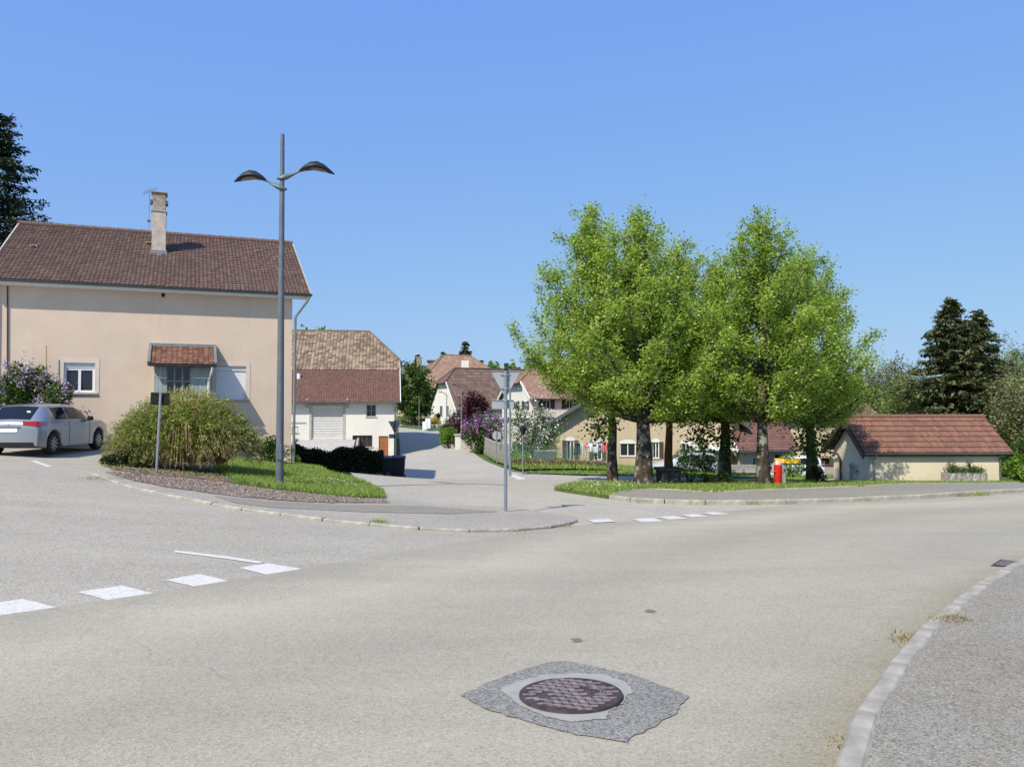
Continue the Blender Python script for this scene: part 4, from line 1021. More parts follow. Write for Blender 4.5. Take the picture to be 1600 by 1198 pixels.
# cream building beyond the ramp road
ky = 70; k0 = at(1236, 720, ky)
kb = empty('cream_building', (k0.x, ky, tz1(k0.x, ky) - .5), R(-3), 'tall plain sand coloured building between the grey shed and the hut', 'house')
kh = at(1290, 655, ky).z - kb.location.z; kw = at(1372, 700, ky).x - k0.x
mb = MB(); mb.box(0, kw, 0, 8, -1, kh); mb.build('wall', M['sand_wall'], kb)
roof_plane(kb, (-.4, -.5, kh - .1), (kw + .4, -.5, kh - .1), (kw + .4, 4, kh + 1.4), (-.4, 4, kh + 1.4), M['tile_brown'], .3, .36, trng)
roof_plane(kb, (kw + .4, 8.5, kh - .1), (-.4, 8.5, kh - .1), (-.4, 4, kh + 1.4), (kw + .4, 4, kh + 1.4), M['tile_brown'], .3, .36, trng)
kx = lambda px: at(px, 700, ky).x - k0.x
kzz = lambda py: at(1290, py, ky).z - kb.location.z
MB().box(kx(1283), kx(1294), -.03, .02, kzz(724), kzz(716)).build('window', M['dark'], kb)
MB().box(kx(1272), kx(1298), -.9, .0, kzz(714), kzz(711.5)).build('canopy', M['old_concrete'], kb)

# ---------------------------------------------------------- the small hut by the road
hy = 34.0
u0, u1 = at(1361, 757, hy), at(1566, 757, hy); UZ = (tz1(u0.x, hy) + tz1(u1.x, hy)) / 2 - .05
hut = empty('roadside_hut', (u0.x, hy, UZ), R(2), 'low cream hut with orange red tiled roof beside the road', 'hut')
UL = u1.x - u0.x; uE = at(1450, 709, hy).z - UZ; uD = 3.6
ur = at(1450, 651, hy + uD / 2).z - UZ
mb = MB(); mb.poly((0, 0, -.6), (UL, 0, -.6), (UL, 0, uE), (0, 0, uE)); k = (ur - uE) / (uD / 2 + .45)
gt = uE + k * uD / 2 + .1
for x in (0, UL): mb.poly((x, 0, -.6), (x, 0, uE), (x, uD / 2, gt), (x, uD, uE), (x, uD, -.6))
mb.poly((0, uD, -.6), (UL, uD, -.6), (UL, uD, uE), (0, uD, uE)); mb.build('wall', M['cream_wall'], hut, fix=False)
ue = uE + .14; xl, xr = -.85, UL + .5; eo = -.16
hd, *_ = roof_plane(hut, (xl + .5, eo, ue - .1), (xr, eo, ue - .1), (xr, uD / 2, ur), (xl + .5, uD / 2, ur), M['tile_red'], .145, .335, trng, thick=.05, roll=.03)
roof_plane(hut, (xr, uD + .45, ue - .1), (xl + .5, uD + .45, ue - .1), (xl + .5, uD / 2, ur), (xr, uD / 2, ur), M['tile_red'], .145, .335, trng, thick=.045)
ridge_tiles(hut, (xl + .5, uD / 2, ur + .04), (xr, uD / 2, ur + .04), M['tile_red'], .38, .1)
MB().prismx([(eo, ue - .35), (uD / 2, ur - .3), (uD + .45, ue - .35), (uD + .45, ue - .12), (uD / 2, ur - .08), (eo, ue - .12)], xl + .42, xl + .5).build('gable_board', M['brown_wood'], hut)
MB().box(xl + .5, xr, eo - .02, eo + .02, ue - .24, ue - .12).build('fascia', M['brown_wood'], hut)
MB().box(xl + .52, xr - .02, eo + .021, -.002, ue - .22, ue - .19).build('soffit', M['brown_wood'], hut)
gutter(hut, (xl + .5, eo - .075, ue - .1), (xr + .03, eo - .075, ue - .1), M['zinc'], .06)
pipe(hut, [(.12, eo - .07, ue - .16), (.12, eo - .05, ue - .25), (.1, -.07, ue - .42), (.1, -.07, -.1)], .045, M['zinc'])
pipe(hut, [(UL - .02, eo - .05, ue - .2), (UL + .03, -.06, ue - .36), (UL + .03, -.06, -.1)], .045, M['dark_zinc'])
pipe(hut, [(xl + .5, uD + .3, ue - .2), (xl + .7, uD * .8, ue - .3), (-.09, uD * .75, ue - .55), (-.09, uD * .75, -.1)], .05, M['brown_wood'])

# ================================================================== trees and bushes
M['bark'] = None
def _bark(name, c0, c1, lich=None):
    m, nt, b = mat(name, .95, .1); v = coords(nt, 'Object', (1, 1, .3))
    col = ramp(nt, noise(nt, v, 9, 7, .7), [(.35, c0), (.65, c1)])
    if lich: col = mix(nt, ramp(nt, noise(nt, coords(nt), 3.2, 7, .7), [(.52, g3(0)), (.58, g3(.85))]), col, lich)
    L(nt, col, b.inputs['Base Color']); bump(nt, b, noise(nt, v, 22, 5, .7), .9, .03); return m
M['bark'] = _bark('lime_bark', (.03, .024, .018), (.10, .08, .06), (.32, .31, .25))
M['bark_red'] = _bark('reddish_bark', (.08, .04, .02), (.2, .1, .05))
M['bark_dark'] = _bark('dark_bark', (.04, .03, .022), (.11, .085, .06))
M['bark_grey'] = _bark('grey_bark', (.14, .12, .1), (.3, .27, .22))
LEAF = {
 'lime': leafmat('lime_leaf', [(0, (.155, .245, .045)), (.45, (.315, .45, .085)), (.8, (.45, .58, .145)), (1, (.62, .70, .29))], .5),
 'dark': leafmat('dark_leaf', [(0, (.012, .02, .008)), (.6, (.03, .048, .016)), (1, (.075, .10, .035))], .15),
 'green': leafmat('green_leaf', [(0, (.03, .07, .012)), (.6, (.07, .14, .025)), (1, (.14, .22, .05))], .35),
 'fresh': leafmat('fresh_leaf', [(0, (.08, .17, .02)), (.6, (.17, .30, .04)), (1, (.28, .40, .08))], .4),
 'yellowish': leafmat('yellow_leaf', [(0, (.3, .24, .03)), (1, (.55, .45, .06))], .3),
 'broom': leafmat('broom_leaf', [(0, (.09, .14, .028)), (.4, (.21, .28, .055)), (.75, (.34, .38, .085)), (1, (.48, .43, .17))], .35),
 'straw': leafmat('dry_stem', [(0, (.12, .085, .045)), (.6, (.28, .2, .12)), (1, (.42, .32, .2))], .15),
 'needle': leafmat('spruce_needle', [(0, (.035, .05, .02)), (.6, (.09, .108, .042)), (1, (.18, .18, .075))], .12),
 'pine': leafmat('pine_needle', [(0, (.012, .028, .018)), (.6, (.03, .055, .03)), (1, (.06, .09, .05))], .1),
 'purple': leafmat('purple_leaf', [(0, (.025, .007, .012)), (.7, (.07, .018, .028)), (1, (.14, .035, .05))], .25, tcol=(1.3, .6, .6)),
 'lilac': leafmat('lilac_flower', [(0, (.30, .21, .34)), (.6, (.47, .36, .50)), (1, (.64, .54, .66))], .3, tcol=(1, .9, 1.1)),
 'pink': leafmat('pink_lilac_flower', [(0, (.36, .14, .38)), (.6, (.52, .23, .52)), (1, (.68, .40, .66))], .3, tcol=(1, .9, 1)),
 'white': leafmat('white_blossom', [(0, (.6, .58, .5)), (1, (.82, .82, .76))], .3, tcol=(1, 1, 1)),
 'wood': leafmat('far_leaf', [(0, (.075, .13, .03)), (.5, (.16, .24, .06)), (1, (.26, .34, .11))], .4),
 'wood2': leafmat('far_bud', [(0, (.12, .125, .055)), (.5, (.2, .215, .09)), (1, (.28, .30, .14))], .35),
 'trough': leafmat('trough_leaf', [(0, (.06, .09, .04)), (1, (.16, .2, .09))], .3),
}
def rot_about(v, ax, a): return Matrix.Rotation(a, 3, ax) @ v
def branch_tree(name, label, cat, base, H, crown_r, crown_base, leaf, nleaf, lsize, seed, bark='bark', trunk_r=.22, lean=(0, 0), nlimb=26, upness=.9, prof=None, twig_len=.9, group=None, shift=(0, 0), spread=.16, low=0.0, trunk_clear=None, leafup=.35):
    """tapered trunk, limbs that fill an envelope prof(t) (t 0..1 up the crown), twigs, and leaves along the twigs"""
    rng = np.random.default_rng(seed); rd = random.Random(seed)
    root = empty(name, base, rd.uniform(0, 0), label, cat, group)
    prof = prof or (lambda t: math.sin(math.pi * min(1, t * .82 + .16)) ** .8)
    axis = lambda t: Vector((lean[0] * t + shift[0] * max(0, t - .2), lean[1] * t + shift[1] * max(0, t - .2), H * t))
    tr = MB(); k = 9; pts = [axis(i / k * .92) + Vector((rd.uniform(-.05, .05), rd.uniform(-.05, .05), 0)) * (i > 0) for i in range(k + 1)]
    pts[0].z -= .15
    rad = [trunk_r * (1.35 if i == 0 else (1 - .9 * i / k) ** .8 if i > 1 else 1.02) for i in range(k + 1)]
    tr.tube(pts, rad, 10); tr.build('trunk', M[bark], root, True, sharp=80)
    lb = MB(); P = []; D = []; tb = crown_base / H
    for i in range(nlimb):
        t = (i + rd.random()) / nlimb
        az = i * 2.39996 + rd.uniform(-.4, .4)
        reach = crown_r * prof(t) * rd.uniform(.72, 1.08)
        hb = tb + (1 - tb) * t                         # height of the tip, as a share
        h0 = max(tb * .8, hb - .22 * upness * rd.uniform(.6, 1.3) - .04)
        a = axis(min(.9, h0)); tip = axis(min(1.0, hb)) + Vector((math.cos(az) * reach, math.sin(az) * reach, -low * (1 - t)))
        mid = a.lerp(tip, .5) + Vector((math.cos(az), math.sin(az), 0)) * reach * .12 + Vector((0, 0, -.06 * H * upness * .5 + rd.uniform(-.1, .1)))
        path = [(a * (1 - s) ** 2 + mid * 2 * s * (1 - s) + tip * s * s) for s in [j / 6 for j in range(7)]]
        r0 = trunk_r * (.42 - .25 * t); lb.tube(path, [max(.008, r0 * (1 - .92 * j / 6)) for j in range(7)], 5, False)
        nt_ = int(7 + 9 * reach / max(.1, crown_r)) 
        for q in range(nt_):
            s = .22 + .78 * (q + rd.random()) / nt_
            p = (a * (1 - s) ** 2 + mid * 2 * s * (1 - s) + tip * s * s)
            dirv = (tip - a).normalized() * .7 + Vector((rd.gauss(0, 1), rd.gauss(0, 1), rd.gauss(0, .6) + .35)).normalized()
            ln = twig_len * rd.uniform(.5, 1.15) * (1.15 - .5 * s)
            e = p + dirv.normalized() * ln
            lb.tube([p, p.lerp(e, .5) + Vector((0, 0, .04)), e], [.016, .011, .005], 3, False)
            P.append((p, e))
    lb.build('branches', M[bark], root, fix=False)
    A = np.array([list(p) for p, e in P]); B = np.array([list(e) for p, e in P])
    wts = rng.uniform(.5, 1.5, len(A)); wts /= wts.sum()
    idx = rng.choice(len(A), nleaf, p=wts); s = rng.beta(1.6, 1.0, nleaf)[:, None]
    C = A[idx] * (1 - s) + B[idx] * s + rng.normal(size=(nleaf, 3)) * spread
    rnd = np.clip(rng.normal(.48, .22, nleaf) + (rng.normal(0, .14, len(A)))[idx], 0, 1)
    tri_mesh('crown', leaf_verts(C, lsize, rng, leafup, .8), 4, LEAF[leaf], root, rnd)
    return root

# the row of lime trees
YT = 27
def limeprof(t): return (max(0, 1 - t) ** .78) * (.52 + .80 * min(1, t * 3.4))
specs = [  # base px, base py, Y, top y px, radius, shift x (m), label
 (957, 757, 29.0, 331, 3.45, -1.0, 'lime tree nearest the street with its crown leaning out over the road', 'bark', .17, 26000),
 (1004, 764, 27.0, 329, 3.0, -.15, 'lime tree with the thickest pale mottled trunk, second from the street', 'bark', .27, 21000),
 (1045, 752, 30.0, 372, 2.5, .6, 'lime tree with the slim reddish brown trunk behind the dark planter', 'bark_red', .15, 16000),
 (1132, 751, 30.5, 398, 2.9, -.1, 'lime tree in the middle gap of the row with dark low crown', 'bark', .21, 19000),
 (1192, 763, 27.2, 336, 3.0, 0, 'lime tree with tall pointed crown just left of the red hydrant', 'bark', .2, 22000),
 (1267, 757, 30.0, 396, 2.9, -.1, 'last lime tree of the row beside the small hut', 'bark', .18, 22000)]
for i, (px, py, Y_, ty, rad, shx, lab, bk, trr, nl) in enumerate(specs):
    b = on_ground(px, Y_, .08); top = at(px, ty, Y_).z
    branch_tree('lime_tree', lab, 'tree', b, top - b.z, rad, 2.75 if i else 3.3, 'lime', int(nl * 2.3), .09, 40 + i, bk, trr, (0, 0), 54, 1.0, limeprof, .95, 'row of lime trees', (shx, 0), .13, .15, leafup=.6)
# low shoots on the trunks
def shoots(px, py, Y_, n, r, label, leaf='lime', size=.12):
    rng = np.random.default_rng(px); c = at(px, py, Y_); C = rng.normal(size=(n, 3)) * np.array([r, r, r * 1.3]) + np.array(list(c))
    root = empty('water_shoots', c, 0, label, 'shoots')
    tri_mesh('leaves', leaf_verts(C - np.array(list(c)), size, rng, .2, .8), 4, LEAF[leaf], root, rng.uniform(.1, .8, n), 'stuff')
    mb = MB(); rd = random.Random(px)
    for k in range(8): mb.tube([(0, 0, -.3), (rd.gauss(0, r * .6), rd.gauss(0, r * .6), rd.gauss(0, r))], [.012, .004], 4, False)
    mb.build('twigs', M['bark'], root, fix=False, kind='stuff')
shoots(938, 665, 28.9, 420, .3, 'leafy shoots hanging left of the trunk nearest the street', 'green')
shoots(1268, 690, 28.5, 700, .36, 'leafy shoots on the trunk beside the hut', 'green')
shoots(1098, 680, 30.3, 500, .38, 'hanging leafy twigs left of the middle trunk', 'green')
shoots(1135, 690, 30.3, 300, .25, 'dark leafy shoots on the middle trunk', 'green')

def bush(name, label, base, rx, ry, h, leaf, n, lsize, seed, flower=None, nf=0, fsize=.1, cat='bush', clump=14, stems=14, hollow=.45, fmin=.35, flat=.5, group=None, bark='bark_dark', leafup=.4, fspread=.11):
    """an uneven mound of leaf clumps on several stems, with blossom trusses on the outside"""
    rng = np.random.default_rng(seed); rd = random.Random(seed); root = empty(name, base, 0, label, cat, group)
    cl = []
    for i in range(clump):
        a = rd.uniform(0, 6.283); u = rd.random() ** .6; z = rd.random()
        rr = u * math.sqrt(max(.05, 1 - (2 * z - .75) ** 2 * .62)); cl.append((math.cos(a) * rr * rx * .8, math.sin(a) * rr * ry * .8, h * (.12 + .74 * z), rd.uniform(.2, .34)))
    cl = np.array(cl); idx = rng.integers(0, clump, n)
    d = rng.normal(size=(n, 3)); d /= np.linalg.norm(d, axis=1)[:, None]; rad = rng.uniform(hollow, 1, n) ** .5 * cl[idx, 3]
    C = cl[idx, :3] + d * rad[:, None] * np.array([rx * 1.3, ry * 1.3, h * .85]); C[:, 2] = np.abs(C[:, 2])
    st = MB()
    for i in range(stems):
        c = cl[i % clump]; st.tube([(c[0] * .12, c[1] * .12, -.1), (c[0] * .5, c[1] * .5, c[2] * .55), tuple(c[:3])], [.03, .02, .008], 5, False)
    st.build('stems', M[bark], root, fix=False)
    tri_mesh('foliage', leaf_verts(C, lsize, rng, leafup, .7), 4, LEAF[leaf], root, np.clip(rng.normal(.5, .22, n) + rng.normal(0, .12, clump)[idx], 0, 1))
    if flower:
        nt_ = nf // 30; fi = rng.integers(0, clump, nt_); d = rng.normal(size=(nt_, 3)); d[:, 2] = np.abs(d[:, 2]) * .8; d[:, 1] -= .3; d /= np.linalg.norm(d, axis=1)[:, None]
        F = cl[fi, :3] + d * (cl[fi, 3] * 1.05)[:, None] * np.array([rx * 1.3, ry * 1.3, h * .85]); F = F[F[:, 2] > h * fmin]
        Q = np.repeat(F, 30, 0); Q = Q + rng.normal(size=Q.shape) * np.array([fspread * .6, fspread * .6, fspread])
        tri_mesh('blossom', leaf_verts(Q, fsize, rng, .1, .9), 4, LEAF[flower], root, rng.uniform(0, 1, len(Q)))
    return root
bush('lilac_bush', 'lilac bush with pale mauve flowers behind the silver car', on_ground(52, 25.6), 1.45, .6, 2.7, 'green', 8500, .11, 71, 'lilac', 5200, .055, clump=26)
bush('shrub', 'small green shrub between the arching bush and the house corner', on_ground(420, 26.8), .9, .6, .95, 'green', 2200, .08, 72)
bush('shrub', 'few pale green leaves at the foot of the downpipe of the beige house', on_ground(462, 29.8), .3, .25, .55, 'fresh', 350, .08, 73, clump=6, stems=5)
bush('ground_ivy', 'low dark leafy plant at the left foot of the arching bush', on_ground(205, 20.6, .05), .8, .4, .38, 'dark', 1200, .09, 74, cat='plant')
bush('weed_patch', 'low pale green weeds at the edge of the parking place', on_ground(178, 20.8, .05), .45, .3, .22, 'fresh', 400, .06, 75, cat='weeds', clump=7, stems=5)
# big arching bush
def arching_bush(px, Y_, rx, ry, h, seed):
    rng = np.random.default_rng(seed); rd = random.Random(seed)
    b = on_ground(px, Y_, .06); root = empty('arching_bush', b, 0, 'big round bush of arching yellow-green stems before the beige house', 'bush')
    sticks = MB(); C = []; Dv = []; RN = []
    for i in range(1900):
        a = rd.uniform(0, 6.283); u = rd.random() ** .55
        ox, oy = math.cos(a) * u * rx, math.sin(a) * u * ry
        hh = h * (1.0 - .52 * u ** 4) * rd.uniform(.74, 1.08)
        p0 = Vector((ox * .45 + rd.gauss(0, .1), oy * .45 + rd.gauss(0, .1), 0)); p1 = Vector((ox * .75, oy * .75, hh * .72)); p2 = Vector((ox * 1.05 + rd.gauss(0, .08), oy * 1.05 + rd.gauss(0, .08), hh * (1.0 - .25 * u)))
        dry = rd.random() < (.12 + .35 * (u > .75) * (oy < 0) * (ox > -.2 * rx))
        f = lambda s: p0 * (1 - s) ** 2 + p1 * 2 * s * (1 - s) + p2 * s * s
        if i % 2 == 0 or dry: sticks.tube([f(.1), f(.5), f(.8), f(1)], [.009, .008, .006, .003], 3, False)
        m = 34 if not dry else 15
        for k in range(m):
            s = .25 + .75 * (k + rd.random()) / m; q = f(s); d = (f(min(1, s + .05)) - f(s - .05)).normalized()
            C.append(q + Vector((rd.gauss(0, .022), rd.gauss(0, .022), rd.gauss(0, .022)))); Dv.append(d + Vector((rd.gauss(0, .45), rd.gauss(0, .45), rd.gauss(0, .45))))
            RN.append(min(1, max(0, rd.gauss(.5, .2) + (.22 if u < .55 else -.1) + (.3 if dry else 0))))
    for i in range(520):          # drooping outer stems, many of them dry
        a = rd.uniform(0, 6.283); ox, oy = math.cos(a) * rx, math.sin(a) * ry; hh = h * rd.uniform(.35, .8); k = rd.uniform(.9, 1.12)
        p0, p1, p2 = Vector((ox * .5, oy * .5, hh * .55)), Vector((ox * .85, oy * .85, hh)), Vector((ox * k, oy * k, hh * rd.uniform(.1, .55)))
        dry = rd.random() < (.55 if ox > -.3 * rx else .12); f = lambda s: p0 * (1 - s) ** 2 + p1 * 2 * s * (1 - s) + p2 * s * s
        sticks.tube([f(.1), f(.5), f(1)], [.009, .007, .003], 3, False)
        for q in range(24 if not dry else 10):
            s = rd.random(); d = (f(min(1, s + .05)) - f(max(0, s - .05))).normalized()
            C.append(f(s) + Vector((rd.gauss(0, .025), rd.gauss(0, .025), rd.gauss(0, .025)))); Dv.append(d + Vector((rd.gauss(0, .4), rd.gauss(0, .4), rd.gauss(0, .4)))); RN.append(min(1, max(0, rd.gauss(.4, .2) + (.45 if dry else -.05))))
    C = np.array([list(c) for c in C]); Dv = np.array([list(d) for d in Dv])
    sticks.build('stems', plain('arching_stem', (.27, .19, .11), .8, .3, 9), root, fix=False, kind='stuff')
    tri_mesh('foliage', leaf_verts(C, .10, rng, .3, .22, Dv), 4, LEAF['broom'], root, RN)
arching_bush(290, 21.3, 1.95, 1.15, 2.15, 81)
# clipped dark hedge above its low wall
def hedge(name, label, p0, p1, h, w, leaf, n, ls, seed):
    rng = np.random.default_rng(seed); p0, p1 = Vector(p0), Vector(p1); d = p1 - p0; Ln = d.length; root = empty(name, p0, math.atan2(d.y, d.x), label, 'hedge')
    x = rng.uniform(0, Ln, n); y = rng.uniform(-w / 2, w / 2, n); hz = h * (1 + .10 * np.sin(x * 2.3 + 1) + .06 * np.sin(x * 6.1)); z = rng.uniform(.05, 1, n) ** .7 * hz
    side = rng.integers(0, 3, n); y = np.where(side == 0, -w / 2 + rng.normal(0, .05, n), y); z = np.where(side == 1, hz + rng.normal(0, .06, n), z)
    C = np.column_stack([x, y, z + d.z * x / Ln]) + rng.normal(size=(n, 3)) * .035
    tri_mesh('foliage', leaf_verts(C, ls, rng, .2, .6), 4, LEAF[leaf], root, np.clip(rng.normal(.42, .25, n), 0, 1))
    mb = MB(); rd = random.Random(seed)
    for k in range(int(Ln / .35)): mb.tube([(k * .35, 0, -.1 + d.z * k * .35 / Ln), (k * .35 + rd.gauss(0, .1), rd.gauss(0, .1), h * .85 + d.z * k * .35 / Ln)], [.025, .008], 5, False)
    mb.build('stems', M['bark_dark'], root, fix=False, kind='stuff')
    return root
ha, hb_ = at(452, 747, 37.5), at(607, 736, 38.5)
hgA = Vector((ha.x, 37.5, at(520, 741, 38).z)); hgB = Vector((at(597, 740, 38.5).x, 38.5, hgA.z - .1))
hedge('dark_hedge', 'clipped dark green hedge in front of the white barn', hgA, hgB, 1.12, .9, 'dark', 34000, .10, 91)
lw = MB().bar((hgA.x - .5, hgA.y - .55, hgA.z - .75), (hgB.x + .15, hgB.y - .55, hgB.z - .75), .25, 1.7).build('hedge_wall', M['stone'], None); prop(lw, 'low stone wall along the foot of the dark hedge', 'wall')

# garden plants up the street
bush('purple_bush', 'round dark purple leaved bush beside the street lamp', on_ground(737, 69), 2.25, 2.0, 4.5, 'purple', 9000, .19, 101, clump=30, cat='bush')
bush('pink_lilac', 'lilac bush with bright pink purple flowers by the slatted fence', on_ground(757, 57, -.2), 1.55, 1.3, 3.4, 'green', 7000, .14, 102, 'pink', 2900, .10, clump=26, fspread=.17)
branch_tree('blossom_tree', 'small tree dotted with white blossom in the fenced garden', 'tree', on_ground(832, 51), 3.5, 1.7, .8, 'green', 3600, .11, 103, 'bark_dark', .06, (0, 0), 26, 1, lambda t: .55 + .45 * math.sin(3.14 * t), .6)
_bt = bpy.data.objects['blossom_tree']; rng = np.random.default_rng(9); q = rng.normal(size=(1100, 3)) * np.array([.85, .75, .78]) + np.array([0, -.1, 2.05]); tri_mesh('blossom', leaf_verts(q, .13, rng, .2, .9), 4, LEAF['white'], _bt, rng.uniform(0, 1, 1100))
bush('shrub', 'bright green shrub against the corner of the sand coloured house', on_ground(860, 60.5), .9, .6, 2.6, 'fresh', 2600, .1, 104, clump=14)
bush('shrub', 'pale green shrub low beside the purple bush at the kerb', on_ground(702, 66), .95, .8, 1.6, 'fresh', 2200, .13, 105)
bush('shrub', 'taller light green shrub behind the low one at the street edge', on_ground(697, 74), .95, .8, 2.1, 'fresh', 2000, .14, 106)
bush('yellow_bush', 'small bright yellow flowering bush far up the street', on_ground(678, 98), 1.2, .8, 1.1, 'yellowish', 900, .18, 107)
bush('shrub', 'small dark shrub before the far white gable', on_ground(683, 101), .6, .5, 1.7, 'green', 600, .16, 108, clump=8, stems=5)
branch_tree('garden_tree', 'rounded dark green tree beyond the barn corner', 'tree', on_ground(648, 100), at(648, 568, 100).z - on_ground(648, 100).z, 2.6, 1.6, 'green', 9000, .26, 109, 'bark_dark', .2, (0, 0), 34, .9, lambda t: .5 + .5 * math.sin(3.14 * min(1, t + .1)), 1.1, spread=.25)
for i, (px, w_, h_) in enumerate(((632, 1.6, 1.2), (655, 1.8, 1.0))):
    bush('garden_shrub', ['rough green shrub behind the barn corner at the far grass', 'low grey-green shrub under the dark green tree'][i], on_ground(px, 104), w_, .9, h_, 'wood', 900, .2, 111 + i)
# under and beyond the lime trees
bush('verge_shrub', 'bright green low shrub in the grass right of the dark planter', on_ground(1103, 27.6, .08), .36, .3, .42, 'fresh', 900, .055, 121, clump=10)
bush('rose_bush', 'thin pale shrub in the grass left of the bright low shrub', on_ground(1078, 27.9, .08), .3, .25, .75, 'wood', 260, .06, 122, clump=10)
bush('rose_bush', 'thin pale shrub in the grass before the middle trunk', on_ground(1130, 27.7, .08), .5, .3, .62, 'wood', 420, .06, 123, clump=12)
bush('garden_bush', 'dense green bush hiding the front of the parked van', on_ground(1073, 46.5, .04), .95, .7, 1.5, 'green', 2400, .085, 124)
bush('garden_bush', 'dark bush in front of the middle of the parked van', on_ground(1104, 46.3, .04), 1.1, .6, 1.25, 'dark', 2400, .085, 125)
bush('garden_bush', 'low reddish bush left of the wooden barrier', on_ground(1131, 46, .04), .5, .4, 1.2, 'wood2', 900, .08, 126)
bush('garden_bush', 'green bush beside the yellow sign hiding the white car', on_ground(1234, 45, .04), .8, .6, 1.35, 'fresh', 2000, .085, 127)
bush('garden_bush', 'dark bush at the right end of the wooden barrier', on_ground(1196, 47, .04), .6, .5, 1.1, 'dark', 900, .085, 128)
bush('shrub', 'round leafy shrub against the sand coloured house above the van', on_ground(1092, 60.5), 1.0, .7, 3.4, 'green', 1900, .11, 129)
bush('hut_bush', 'green bush at the far right end of the hut', on_ground(1590, 34.0), .85, .8, 1.35, 'fresh', 3200, .10, 130)
bush('hut_bush', 'dark taller bush behind the right end of the hut', on_ground(1606, 37.5), 1.3, 1.0, 2.4, 'green', 3200, .12, 131)
bush('stump_ivy', 'leafy mound at the foot of the last lime tree', on_ground(1275, 27.8, .08), .32, .3, .62, 'dark', 900, .07, 132, clump=9, cat='plant')

# conifers
def conifer(name, label, base, H, r, seed, leaf='needle', trunk_r=.25, whorls=24, per=7, droop=.35, nl=26, base_h=.05, size=.34, group=None, power=.8):
    rng = np.random.default_rng(seed); rd = random.Random(seed); root = empty(name, base, 0, label, 'tree', group)
    MB().tube([(0, 0, -.2), (rd.gauss(0, .05), 0, H * .5), (0, 0, H)], [trunk_r, trunk_r * .55, .02], 8).build('trunk', M['bark_dark'], root, True)
    lb = MB(); C = []; Dv = []; RN = []
    for w in range(whorls):
        t = base_h + (1 - base_h) * (w + rd.uniform(-.3, .3)) / whorls; z = H * max(.02, t); Lr = r * (1 - t) ** power * rd.uniform(.75, 1.1) + .18
        for k in range(per):
            if rd.random() < .1: continue
            z = H * min(.985, max(.02, t + rd.uniform(-.9, .9) / whorls)); a = 6.283 * (k + rd.random()) / per; ln = Lr * rd.uniform(.65, 1.18); ca, sa = math.cos(a), math.sin(a); bright = rd.gauss(0, .12)
            f = lambda s: Vector((ca * ln * s, sa * ln * s, z + ln * (.12 * s - droop * s * s + droop * .55 * s ** 4)))
            lb.tube([f(0), f(.5), f(1)], [.045 * (1 - t) + .012, .02, .006], 4, False)
            m = max(5, int(nl * ln / r) + 4)
            for j in range(m):
                s = .15 + .85 * (j + rd.random()) / m; p = f(s); side = rd.choice((-1, 1)); wd = ln * .26 * (1 - s * .6) * rd.random()
                q = p + Vector((-sa * side * wd, ca * side * wd, -rd.uniform(0, .12) * ln * .4))
                for g in range(3):
                    C.append(list(q + Vector((rd.gauss(0, .1), rd.gauss(0, .1), rd.gauss(0, .07) - .05)))); Dv.append([ca * .6 - sa * side * .7, sa * .6 + ca * side * .7, rd.uniform(-.7, .1)]); RN.append(min(1, max(0, rd.gauss(.45, .2) + bright)))
    lb.build('branches', M['bark_dark'], root, fix=False)
    tri_mesh('crown', leaf_verts(np.array(C), size, rng, .35, .42, np.array(Dv)), 4, LEAF[leaf], root, RN)
    return root
sb = on_ground(1487, 62); conifer('spruce', 'tallest dark spruce behind the hut', sb, at(1487, 462, 62).z - sb.z, 5.4, 141, trunk_r=.3, whorls=36, per=13, nl=40, size=.36)
sb = on_ground(1530, 63); conifer('spruce', 'slimmer dark spruce just right of the tallest one', sb, at(1530, 483, 63).z - sb.z, 4.6, 142, trunk_r=.26, whorls=32, per=12, nl=38, size=.34)
sb = on_ground(-12, 40); conifer('pine', 'tall dark pine rising behind the left end of the beige house', sb, at(0, 172, 40).z - sb.z, 4.2, 143, 'pine', .3, 34, 9, .18, 44, .3, .24, power=.55)
for i, (px, ty, Y_, r_) in enumerate(((727, 533, 175, 5.5), (693, 549, 175, 4.0), (652, 553, 185, 3.6), (752, 562, 170, 2.2))):
    sb = on_ground(px, Y_); conifer('far_fir', ['tallest far fir above the old farmhouse roof', 'dark far fir left of the tallest one', 'grey-green far fir above the dark green tree', 'small dark fir right of the farmhouse chimney'][i], sb, at(px, ty, Y_).z - sb.z, r_, 150 + i, whorls=22, per=9, nl=34, size=.55)
# woods behind the hut, still thinly leaved
wspec = [(1385, 562, 80, 3.6, 'wood2'), (1412, 570, 90, 3.4, 'wood'), (1345, 585, 85, 3.2, 'wood2'), (1445, 590, 75, 3.0, 'wood2'), (1560, 560, 72, 3.2, 'wood2'), (1592, 545, 85, 4.0, 'wood'), (1612, 522, 95, 5.0, 'wood'), (1575, 600, 60, 2.6, 'wood2'), (1605, 590, 56, 2.8, 'wood2'), (1420, 600, 66, 2.6, 'wood'), (1650, 540, 80, 4.5, 'wood'), (1535, 575, 95, 4, 'wood'), (1480, 590, 95, 4, 'wood')]
wl_ = ['grey-brown thinly leaved tree just right of the lime trees', 'pale green tree between the limes and the spruces', 'brown budding tree half behind the last lime', 'bare branched tree left of the spruces', 'brownish tree right of the spruces above the hut ridge', 'green tree at the right edge above the hut', 'tallest pale tree at the right edge of the picture', 'low brown tree behind the right gable of the hut', 'low twiggy tree at the far right edge', 'small green tree beneath the pale tree left of the spruces', 'tree cut off by the right edge of the picture', 'green tree showing behind the slimmer spruce', 'green tree hidden behind the tallest spruce']
